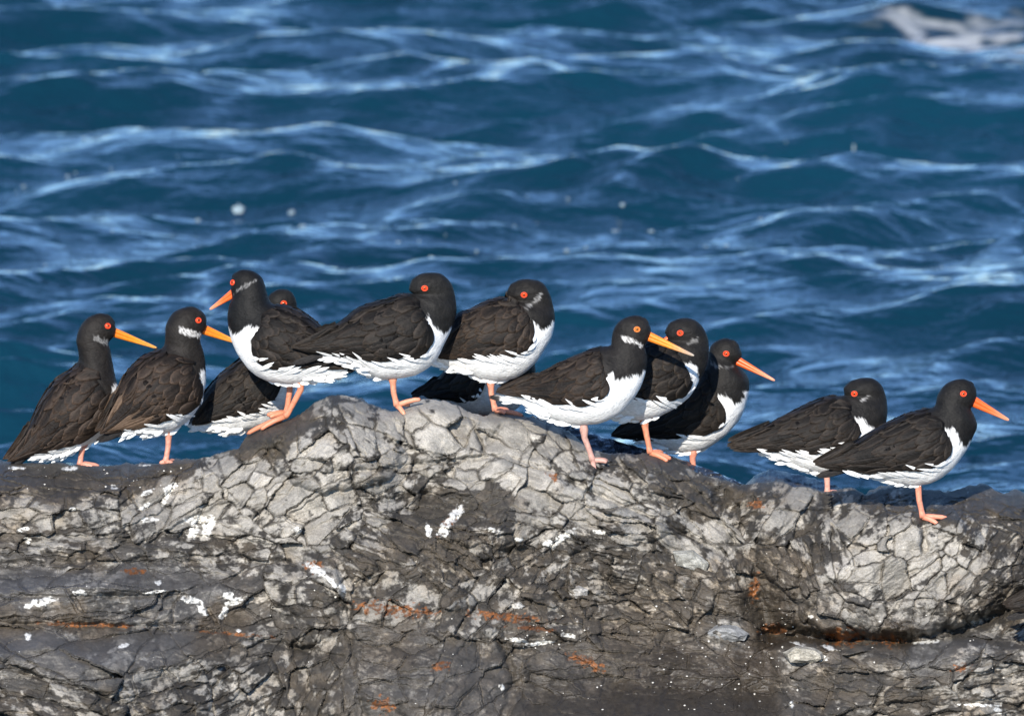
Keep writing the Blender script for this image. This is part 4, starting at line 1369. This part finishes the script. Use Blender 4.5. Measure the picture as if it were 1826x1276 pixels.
        for nm, s in (('bill', 1), ('lower_mandible', -1)):
            th = np.linspace(0, np.pi, 9)
            rings = []
            for i in range(NB):
                c = mid + ax * (Lb + 0.010) * t[i] + up2 * s * hh[i] * 0.012
                a = np.cos(th) * ww[i]; h2 = np.sin(th) ** 0.8 * hh[i] * 0.97 * s
                ring = np.stack([c[0] + up2[0] * h2, a, c[1] + up2[1] * h2 + zoff], -1)
                close = np.stack([c[0] + 0 * th[::-1], np.cos(th[::-1]) * ww[i] * 0.9, c[1] + 0 * th + zoff], -1)[1:-1]
                rings.append(np.concatenate([ring, close]))
            n_ = len(rings[0])
            BV = np.concatenate(rings + [rings[0].mean(0)[None], rings[-1].mean(0)[None]])
            BF = [tuple(q) if s < 0 else tuple(q[::-1]) for q in grid_quads(NB, n_, True)]
            kq = NB * n_
            BF += [(kq, j, (j + 1) % n_) for j in range(n_)] + [(kq + 1, kq - n_ + j, kq - n_ + (j + 1) % n_) for j in range(n_)]
            cc = np.array([(b0 * (1 - min(1, x * 2)) + b1 * min(1, x * 2)) if x < 0.5 else b1 * (2 - 2 * x) + b2 * (2 * x - 1) for x in t])
            cc = np.concatenate([np.repeat(cc, n_, 0), cc[:1], cc[-1:]])
            o = link(nm, py_mesh(nm, BV, BF, cc), M_BILL, root if billroot is None else billroot)
            if billroot is None:
                billroot = o

    # ---- eyes: ring, iris and pupil
    if 'eye' in B:
        ex, ez = L([B['eye']])[0]
        for side in (-1, 1):
            hh_ = bvh.ray_cast(Vector((ex, side * 0.5, ez)), Vector((0, -side, 0)))
            if hh_[0] is None:
                continue
            y = hh_[0].y
            nn = np.array(hh_[1]); nn = nn if nn[1] * side > 0 else -nn
            nn = 0.75 * nn + 0.25 * np.array([0, side, 0]); nn /= np.linalg.norm(nn)
            e1 = np.cross(np.array([0, 0, 1.0]), nn); e1 /= np.linalg.norm(e1); e1 *= np.sign(e1[0]) if abs(e1[0]) > 1e-6 else 1
            e2 = np.cross(nn, e1); e2 *= np.sign(e2[2])
            o3 = np.array([ex, y, ez + zoff])
            put = lambda a_, n_, c_: tuple(o3 + a_ * e1 + n_ * nn + c_ * e2)
            re = 0.0043
            nlat, nlon = 12, 20
            EV = []
            for i in range(nlat):
                a = (i + 0.0) / (nlat - 1) * math.pi * 0.62
                for j in range(nlon):
                    b = j / nlon * 2 * math.pi
                    EV.append(put(re * math.sin(a) * math.cos(b), -0.0026 + re * math.cos(a), re * math.sin(a) * math.sin(b)))
            EV = np.array(EV)
            ang = np.repeat(np.arange(nlat) / (nlat - 1) * 0.62, nlon)
            ec = np.where((ang < 0.145)[:, None], np.array([[0.004, 0.004, 0.004]]), np.array([B.get('iris', (0.75, 0.10, 0.02))]))
            EF = [tuple(q) if side < 0 else tuple(q[::-1]) for q in grid_quads(nlat, nlon, True)]
            eo = link('eye', py_mesh('eye', EV, EF, ec), M_EYE, root)
            n1, n2 = 20, 8
            RV = []
            for i in range(n1):
                a = i / n1 * 2 * math.pi
                for j in range(n2):
                    b = j / n2 * 2 * math.pi
                    rr_ = 0.0047 + 0.0011 * math.cos(b)
                    RV.append(put(rr_ * 1.08 * math.cos(a), 0.0006 + 0.0011 * math.sin(b), rr_ * 0.95 * math.sin(a)))
            q = grid_quads(n1 + 1, n2, True) % (n1 * n2)
            link('eye_ring', py_mesh('eye_ring', np.array(RV), [tuple(x) for x in q], np.repeat(np.array([B.get('ring', (0.70, 0.055, 0.012))]), len(RV), 0)), M_SKIN, eo)

    # ---- legs and toes
    skin = np.array(B.get('skin', (0.62, 0.27, 0.19)))
    for li, lp in enumerate(legs):
        lp3 = loc(lp)
        yl = -0.012 if li == 0 else 0.016
        pts = [np.array([p[0], yl, p[1] + zoff]) for p in lp3]
        pts[-1][2] = 0.004 if li == 0 else max(0.004, pts[-1][2])
        pts[0] = pts[0] + np.array([0, 0, 0.018])
        # resample with a knobbly ankle joint
        P3 = []
        rad = []
        seg = np.cumsum([0] + [np.linalg.norm(pts[i + 1] - pts[i]) for i in range(len(pts) - 1)])
        tt = np.linspace(0, seg[-1], 18)
        for x in tt:
            P3.append([np.interp(x, seg, [p[a] for p in pts]) for a in range(3)])
            f = x / seg[-1]
            fj = B.get('joint', 0.28)
            rad.append(0.0062 - 0.0016 * f + 0.0022 * math.exp(-((f - fj) / 0.09) ** 2) + 0.0018 * math.exp(-((f - 1.0) / 0.10) ** 2))
        LV, LF = tube(P3, rad, 10, 0.8)
        nz = 0.9 + 0.25 * fbm(LV[:, 0] * 200, LV[:, 2] * 200, 230, 2)
        leg = link('leg', py_mesh('leg', LV, LF, skin[None] * nz[:, None]), M_SKIN, root)
        fpt = pts[-1]
        sg = sgn
        toes = B.get('toes')
        if toes and li == 0:
            tps = [loc(to_px([q]))[0] for q in toes]
            ends = [np.array([q[0], fpt[1] + dy_, max(0.002, q[1] + zoff) if q[1] + zoff > -0.004 else q[1] + zoff]) for q, dy_ in zip(tps, (0.0, -0.018, 0.018))]
            while len(ends) < 3:
                ends.append(fpt + np.array([sg * 0.026, 0.022, -0.003]))
        else:
            ends = [fpt + np.array([sg * 0.036, -0.002, -0.004]), fpt + np.array([sg * 0.026, -0.020, -0.005]), fpt + np.array([sg * 0.028, 0.018, -0.004])]
        for e in ends:
            m1 = fpt * 0.6 + e * 0.4 + np.array([0, 0, 0.002]); m2 = fpt * 0.25 + e * 0.75 + np.array([0, 0, 0.0015])
            TV, TF = tube([fpt, m1, m2, e * 0.92 + fpt * 0.08, e + np.array([0, 0, -0.001])], [0.0052, 0.0046, 0.0042, 0.0036, 0.0012], 8, 0.75)
            tc_ = skin[None] * (0.9 + 0.2 * rs.rand(len(TV), 1))
            tc_[-9:] = (0.05, 0.04, 0.035)
            link('toe', py_mesh('toe', TV, TF, tc_), M_SKIN, leg)
    print('bird', B['label'][:40], 'Y', round(Y0, 3), 'drop', round(drop, 3))
    return root


C1 = (0, 460, 1467 / 460); C2 = (340, 460, 1467 / 460); C3 = (700, 460, 1436 / 360); C4 = (860, 540, 1595 / 400); C5 = (1080, 540, 1356 / 340); C6 = (1280, 640, 1826 / 546)
YEL = dict(bill0=(0.82, 0.17, 0.015), bill1=(0.86, 0.27, 0.02), bill2=(0.80, 0.36, 0.09))
RED = dict(bill0=(0.80, 0.10, 0.015), bill1=(0.84, 0.15, 0.03), bill2=(0.80, 0.32, 0.18))
BR = dict(tone=(0.036, 0.030, 0.025), feather=(0.075, 0.055, 0.042))

BIRDS = [
    dict(crop=C1, seed=1, yaw=18, Y=0.20, label='brownish oystercatcher at the far left with a long yellow-orange bill', **BR, **YEL,
         pairs=[(150, 1030, 175, 1112), (220, 860, 330, 1115), (290, 740, 450, 1078), (360, 672, 570, 1010), (425, 632, 645, 930), (448, 602, 690, 840), (455, 575, 676, 770), (452, 545, 652, 700), (445, 510, 636, 620), (438, 465, 622, 530), (455, 400, 612, 488), (500, 345, 640, 450), (560, 320, 652, 410), (605, 326, 648, 385)],
         white=[(680, 905), (590, 925), (520, 955), (420, 1005), (300, 1060), (180, 1100)], collar=[(500, 425), (560, 455), (612, 475), (608, 495), (550, 480), (510, 455)], collar_amt=0.35, spot=[(598, 735), (615, 712), (640, 712), (690, 755), (690, 800), (650, 800), (600, 780)],
         wing_lo=[(612, 815), (600, 912), (420, 1005), (250, 1075), (160, 1098), (35, 1135)], wing_hi=[(535, 665), (450, 640), (340, 695), (235, 850), (155, 1000), (105, 1065), (40, 1122)],
         tail=[(120, 1080), (180, 1110), (75, 1160)], bill=[(652, 405), (637, 458), (882, 530)], eye=(592, 384), legs=[[(482, 1065), (452, 1110), (445, 1172)]]),
    dict(crop=C1, seed=2, yaw=20, Y=0.165, label='brown-backed oystercatcher with a white throat band, second from the left', odd=0.5, **BR, **YEL,
         pairs=[(640, 855, 700, 985), (670, 775, 790, 975), (720, 670, 870, 995), (780, 600, 970, 980), (840, 555, 1070, 915), (900, 530, 1130, 825), (930, 510, 1158, 720), (942, 490, 1160, 620), (944, 450, 1150, 545), (948, 385, 1132, 482), (985, 320, 1142, 440), (1040, 290, 1162, 405), (1095, 284, 1168, 365), (1135, 305, 1165, 350)],
         white=[(1165, 700), (1152, 660), (1130, 630), (1096, 648), (1105, 700), (1118, 760), (1105, 805), (1085, 822), (980, 842), (880, 892), (800, 920), (690, 958)], collar=[(990, 385), (1040, 395), (1100, 420), (1132, 440), (1132, 472), (1100, 455), (1040, 440), (1000, 415)], collar_amt=0.95,
         wing_lo=[(1085, 665), (1112, 745), (1092, 808), (985, 838), (880, 885), (720, 950), (562, 975)], wing_hi=[(1070, 590), (930, 548), (830, 585), (750, 655), (680, 780), (610, 900), (560, 968)],
         tail=[(670, 950), (700, 990), (560, 1020)], bill=[(1166, 390), (1140, 442), (1370, 512)], eye=(1102, 353), legs=[[(950, 985), (945, 1068), (930, 1160)]], toes=[(900, 1170), (955, 1165)]),
    dict(crop=C2, seed=3, yaw=22, Y=0.30, tucked=True, label='hunched oystercatcher half hidden behind the left-facing bird', tone=(0.028, 0.026, 0.023),
         pairs=[(20, 880, 20, 938), (100, 750, 100, 952), (180, 665, 220, 978), (260, 608, 340, 972), (330, 550, 440, 945), (380, 480, 520, 880), (410, 410, 570, 770), (425, 360, 598, 640), (435, 330, 605, 510), (440, 312, 605, 400), (440, 292, 598, 300), (438, 272, 588, 240), (438, 258, 560, 196), (437, 250, 505, 185), (437, 248, 458, 206)],
         white=[(545, 640), (450, 690), (390, 795), (360, 832), (280, 852), (170, 855), (90, 895), (0, 918)],
         wing_lo=[(450, 690), (400, 790), (280, 850), (180, 862), (100, 895), (-5, 922)], wing_hi=[(400, 510), (300, 585), (200, 655), (110, 755), (50, 835), (-5, 905)],
         eye=(503, 257), legs=[[(360, 965), (362, 990), (365, 1010)]], ring=(0.65, 0.06, 0.012)),
    dict(crop=C2, seed=4, yaw=-14, face=-1, label='oystercatcher facing left with a red-orange bill, both pink legs on the rock', tone=(0.020, 0.019, 0.018), **RED,
         pairs=[(885, 592, 872, 632), (830, 520, 800, 668), (760, 422, 690, 692), (680, 348, 580, 714), (600, 297, 450, 702), (520, 273, 352, 652), (460, 262, 285, 570), (442, 245, 240, 480), (432, 220, 217, 400), (425, 190, 212, 335), (416, 155, 222, 278), (396, 112, 238, 238), (345, 80, 230, 188), (288, 75, 230, 142), (252, 92, 233, 118)],
         white=[(215, 390), (232, 405), (270, 432), (330, 412), (345, 375), (420, 380), (450, 412), (385, 450), (390, 512), (430, 562), (480, 580), (560, 588), (760, 590), (930, 608)],
         collar=[(385, 128), (340, 160), (262, 205), (268, 190), (320, 150), (370, 125)], collar_amt=0.3,
         wing_lo=[(445, 420), (385, 480), (432, 560), (540, 578), (700, 595), (860, 604), (925, 612)], wing_hi=[(440, 330), (480, 290), (600, 312), (700, 372), (780, 445), (860, 545), (920, 600)],
         tail=[(870, 590), (860, 630), (935, 622)], bill=[(232, 188), (240, 240), (106, 306)], eye=(250, 143), legs=[[(632, 700), (635, 742), (562, 880), (545, 908)], [(545, 715), (550, 762), (530, 890)]], toes=[(325, 1002), (420, 965), (480, 950)], skin=(0.66, 0.24, 0.13), joint=0.22),
    dict(crop=C2, seed=5, yaw=8, tucked=True, label='large dozing oystercatcher with head turned back, on the crest left of centre', tone=(0.030, 0.028, 0.025),
         pairs=[(760, 425, 745, 552), (880, 345, 860, 580), (970, 280, 960, 625), (1070, 248, 1060, 678), (1150, 226, 1180, 682), (1205, 213, 1300, 655), (1235, 207, 1385, 590), (1250, 203, 1440, 490), (1258, 205, 1488, 390), (1262, 205, 1510, 300), (1262, 203, 1500, 210), (1260, 201, 1478, 145), (1256, 197, 1430, 98), (1251, 193, 1370, 87), (1248, 190, 1305, 95), (1246, 186, 1264, 120)],
         white=[(1480, 395), (1465, 402), (1430, 428), (1400, 402), (1355, 352), (1332, 310), (1320, 345), (1340, 400), (1310, 475), (1298, 510), (1180, 540), (1000, 556), (985, 492), (930, 526), (760, 540)],
         wing_lo=[(1322, 352), (1352, 430), (1300, 515), (1180, 535), (1000, 552), (900, 524), (750, 528), (568, 492)], wing_hi=[(1300, 260), (1205, 218), (1080, 250), (960, 285), (850, 375), (700, 442), (568, 484)],
         tail=[(735, 530), (755, 558), (578, 588)], eye=(1320, 164), legs=[[(1140, 678), (1150, 762), (1168, 845)]], toes=[(1305, 798), (1205, 880)], skin=(0.66, 0.27, 0.16)),
    dict(crop=C3, seed=6, yaw=4, tucked=True, label='dozing oystercatcher right of the large one, bill tucked into its brown back', tone=(0.032, 0.028, 0.024), feather=(0.070, 0.054, 0.042),
         pairs=[(330, 650, 320, 745), (390, 490, 400, 775), (460, 402, 520, 815), (560, 366, 650, 862), (660, 320, 790, 872), (740, 292, 920, 825), (790, 286, 1015, 745), (815, 286, 1085, 640), (828, 286, 1135, 550), (835, 286, 1154, 440), (835, 284, 1143, 350), (832, 281, 1113, 250), (828, 277, 1068, 180), (824, 273, 985, 154), (820, 269, 910, 156), (816, 262, 846, 184)],
         white=[(1165, 440), (1145, 445), (1100, 480), (1060, 502), (1000, 452), (975, 410), (985, 500), (940, 605), (800, 652), (700, 642), (560, 668), (430, 685), (300, 700)],
         collar=[(1055, 235), (1045, 270), (1000, 310), (935, 350), (925, 340), (985, 305), (1020, 260)], collar_amt=0.45,
         wing_lo=[(972, 415), (990, 520), (930, 612), (800, 655), (700, 645), (560, 670), (430, 685), (325, 700)], wing_hi=[(930, 340), (815, 288), (660, 328), (540, 380), (440, 440), (370, 570), (318, 690)],
         eye=(928, 250), legs=[[(690, 868), (700, 960), (728, 1092)]], toes=[(930, 1115), (800, 1105)], skin=(0.66, 0.27, 0.17)),
    dict(crop=C3, seed=7, yaw=4, Y=0.44, tucked=True, tufts=20, ground=None, label='shaded oystercatcher crouched low behind the crest, seen only below the dozing pair',
         pairs=[(200, 942, 220, 998), (300, 890, 330, 1030), (380, 800, 450, 1080), (480, 720, 620, 1112), (600, 660, 780, 1112), (700, 622, 895, 1060), (780, 600, 950, 960), (830, 580, 1010, 850), (848, 560, 1012, 760), (852, 542, 985, 660), (848, 532, 940, 600), (842, 526, 890, 560)],
         white=[(960, 900), (870, 905), (795, 918), (745, 870), (640, 870), (600, 930), (540, 985), (440, 985), (310, 985), (200, 985)],
         wing_lo=[(640, 780), (625, 870), (540, 985), (440, 988), (310, 980), (135, 972)], wing_hi=[(700, 650), (600, 670), (480, 735), (380, 810), (300, 890), (135, 962)],
         legs=[[(640, 1105), (642, 1130), (645, 1150)]]),
    dict(crop=C4, seed=8, yaw=-4, label='oystercatcher with long grey-tipped yellow bill and white throat band, standing on one grey-pink leg', tone=(0.034, 0.030, 0.027), feather=(0.066, 0.050, 0.038),
         bill0=(0.84, 0.18, 0.015), bill1=(0.84, 0.30, 0.03), bill2=(0.38, 0.34, 0.28), whitetail=True,
         pairs=[(200, 635, 190, 685), (300, 562, 300, 710), (420, 502, 420, 790), (540, 437, 560, 845), (660, 382, 720, 868), (770, 337, 880, 838), (850, 311, 1000, 765), (895, 306, 1090, 655), (915, 296, 1145, 545), (919, 276, 1172, 430), (921, 246, 1165, 352), (932, 195, 1155, 308), (968, 135, 1175, 262), (1032, 96, 1196, 215), (1100, 86, 1196, 176), (1150, 102, 1182, 142)],
         white=[(1180, 470), (1150, 482), (1080, 502), (1010, 522), (960, 520), (940, 470), (865, 480), (870, 520), (915, 560), (865, 628), (760, 672), (640, 672), (510, 695), (320, 640), (260, 612), (150, 655)],
         collar=[(985, 212), (1040, 228), (1110, 258), (1155, 290), (1140, 302), (1090, 278), (1020, 258)], collar_amt=1.0,
         wing_lo=[(865, 490), (912, 560), (860, 630), (760, 675), (640, 675), (500, 692), (310, 635), (100, 632)], wing_hi=[(850, 400), (850, 335), (740, 358), (600, 418), (450, 495), (300, 558), (100, 626)],
         tail=[(250, 662), (265, 705), (50, 676)], bill=[(1205, 206), (1168, 264), (1504, 368)], eye=(1105, 172), iris=(0.65, 0.22, 0.03), ring=(0.55, 0.16, 0.03), legs=[[(720, 868), (730, 950), (772, 1060), (788, 1130)]], toes=[(892, 1128), (805, 1190)], skin=(0.52, 0.29, 0.23), joint=0.3),
    dict(crop=C5, seed=9, yaw=6, tucked=True, label='dozing oystercatcher between two long-billed birds, shaded on its tail side',
         pairs=[(-150, 610, -120, 720), (-50, 490, 0, 770), (60, 405, 130, 820), (160, 345, 270, 832), (260, 298, 400, 795), (340, 277, 510, 735), (390, 267, 600, 660), (415, 263, 665, 560), (428, 263, 710, 470), (435, 263, 732, 370), (438, 259, 732, 280), (438, 253, 703, 195), (436, 246, 655, 138), (432, 237, 595, 114), (428, 228, 527, 115), (426, 218, 466, 138)],
         white=[(670, 570), (655, 582), (650, 520), (632, 450), (590, 410), (550, 420), (527, 460), (570, 455), (592, 520), (552, 595), (450, 635), (350, 645), (250, 622), (120, 645), (-150, 650)],
         collar=[(650, 225), (640, 270), (560, 295), (560, 280), (610, 250)], collar_amt=0.3,
         wing_lo=[(540, 450), (588, 530), (550, 598), (450, 638), (350, 648), (250, 628), (120, 648), (-160, 655)], wing_hi=[(500, 330), (420, 280), (300, 300), (180, 348), (60, 425), (-60, 515), (-160, 628)],
         eye=(518, 203), bill=[(440, 232), (470, 272), (310, 330)], legs=[[(255, 825), (285, 930), (312, 1075)]], toes=[(462, 1103), (430, 1108)], skin=(0.68, 0.25, 0.14), **RED),
    dict(crop=C5, seed=10, yaw=-14, Y=0.37, label='oystercatcher with a bright red-orange bill at the right end of the middle trio', **RED,
         pairs=[(120, 900, 150, 985), (200, 835, 290, 992), (330, 772, 430, 1040), (450, 692, 560, 1062), (560, 602, 700, 1040), (640, 532, 820, 960), (690, 472, 910, 870), (715, 422, 970, 770), (728, 392, 1006, 660), (735, 372, 1015, 570), (738, 352, 998, 512), (742, 330, 950, 455), (752, 298, 928, 425), (790, 263, 957, 385), (845, 244, 962, 350), (900, 255, 946, 302)],
         white=[(1030, 590), (1012, 600), (985, 682), (950, 686), (900, 642), (860, 616), (825, 640), (850, 680), (888, 740), (835, 852), (700, 885), (640, 820), (610, 905), (490, 935), (350, 962), (200, 990)],
         collar=[(765, 390), (820, 415), (925, 432), (915, 440), (810, 432), (770, 415)], collar_amt=0.25,
         wing_lo=[(832, 650), (884, 742), (830, 855), (700, 885), (620, 905), (490, 935), (350, 965), (200, 988), (55, 962)], wing_hi=[(780, 520), (720, 450), (600, 600), (450, 715), (300, 795), (180, 845), (55, 945)],
         bill=[(958, 376), (926, 432), (1198, 532)], eye=(876, 340), legs=[[(640, 1058), (628, 1100), (642, 1145)]], skin=(0.66, 0.26, 0.17)),
    dict(crop=C6, seed=11, yaw=10, Y=0.235, tucked=True, label='dozing oystercatcher with frayed wing tips, second from the right',
         pairs=[(215, 445, 232, 522), (300, 392, 340, 575), (400, 337, 440, 622), (500, 292, 560, 668), (590, 252, 680, 680), (660, 232, 790, 640), (710, 223, 890, 570), (735, 221, 960, 480), (748, 221, 998, 400), (755, 219, 1011, 320), (757, 215, 1006, 240), (756, 209, 978, 165), (755, 201, 930, 125), (754, 193, 870, 118), (753, 183, 806, 131)],
         white=[(960, 420), (915, 418), (870, 378), (830, 336), (790, 340), (752, 352), (800, 360), (818, 400), (765, 462), (620, 492), (520, 522), (430, 526), (300, 520), (200, 525)],
         collar=[(892, 208), (880, 230), (838, 246), (834, 238), (865, 220)], collar_amt=0.5,
         wing_lo=[(785, 352), (812, 405), (762, 462), (620, 495), (520, 522), (430, 525), (300, 520), (60, 522)], wing_hi=[(770, 275), (690, 233), (580, 270), (450, 328), (330, 385), (230, 425), (70, 470)],
         eye=(800, 200), legs=[[(638, 685), (645, 742), (645, 805)]], skin=(0.66, 0.33, 0.25)),
    dict(crop=C6, seed=12, yaw=5, label='sleek oystercatcher with orange bill on one pink leg at the right', tone=(0.026, 0.024, 0.022), **RED,
         pairs=[(720, 560, 720, 655), (820, 502, 850, 662), (920, 432, 950, 700), (1020, 380, 1060, 735), (1120, 337, 1180, 750), (1210, 309, 1300, 722), (1265, 296, 1390, 660), (1290, 286, 1465, 570), (1300, 273, 1518, 475), (1303, 261, 1546, 400), (1306, 240, 1530, 342), (1316, 210, 1510, 300), (1352, 160, 1522, 275), (1410, 129, 1541, 230), (1465, 122, 1541, 186), (1508, 136, 1528, 156)],
         white=[(1535, 470), (1512, 482), (1490, 492), (1470, 525), (1442, 500), (1412, 432), (1385, 400), (1340, 400), (1320, 425), (1362, 440), (1380, 500), (1342, 562), (1220, 608), (1030, 628), (850, 660), (700, 648)],
         wing_lo=[(1328, 425), (1374, 505), (1340, 565), (1220, 610), (1030, 630), (850, 658), (750, 642), (572, 614)], wing_hi=[(1330, 370), (1260, 312), (1120, 343), (1000, 390), (880, 455), (780, 520), (572, 605)],
         tail=[(745, 632), (775, 662), (588, 692)], bill=[(1543, 228), (1513, 287), (1737, 370)], eye=(1454, 198), legs=[[(1185, 745), (1195, 832), (1218, 950)]], toes=[(1368, 958), (1300, 968)], skin=(0.72, 0.27, 0.17), joint=0.12),
]
for b in BIRDS:
    oystercatcher(b)
m = dict(BIRDS[-1])
m.update(seed=13, dx=338, dy=252, yaw=6, label='oystercatcher cut off by the right edge, only its wing tips showing')
oystercatcher(m)
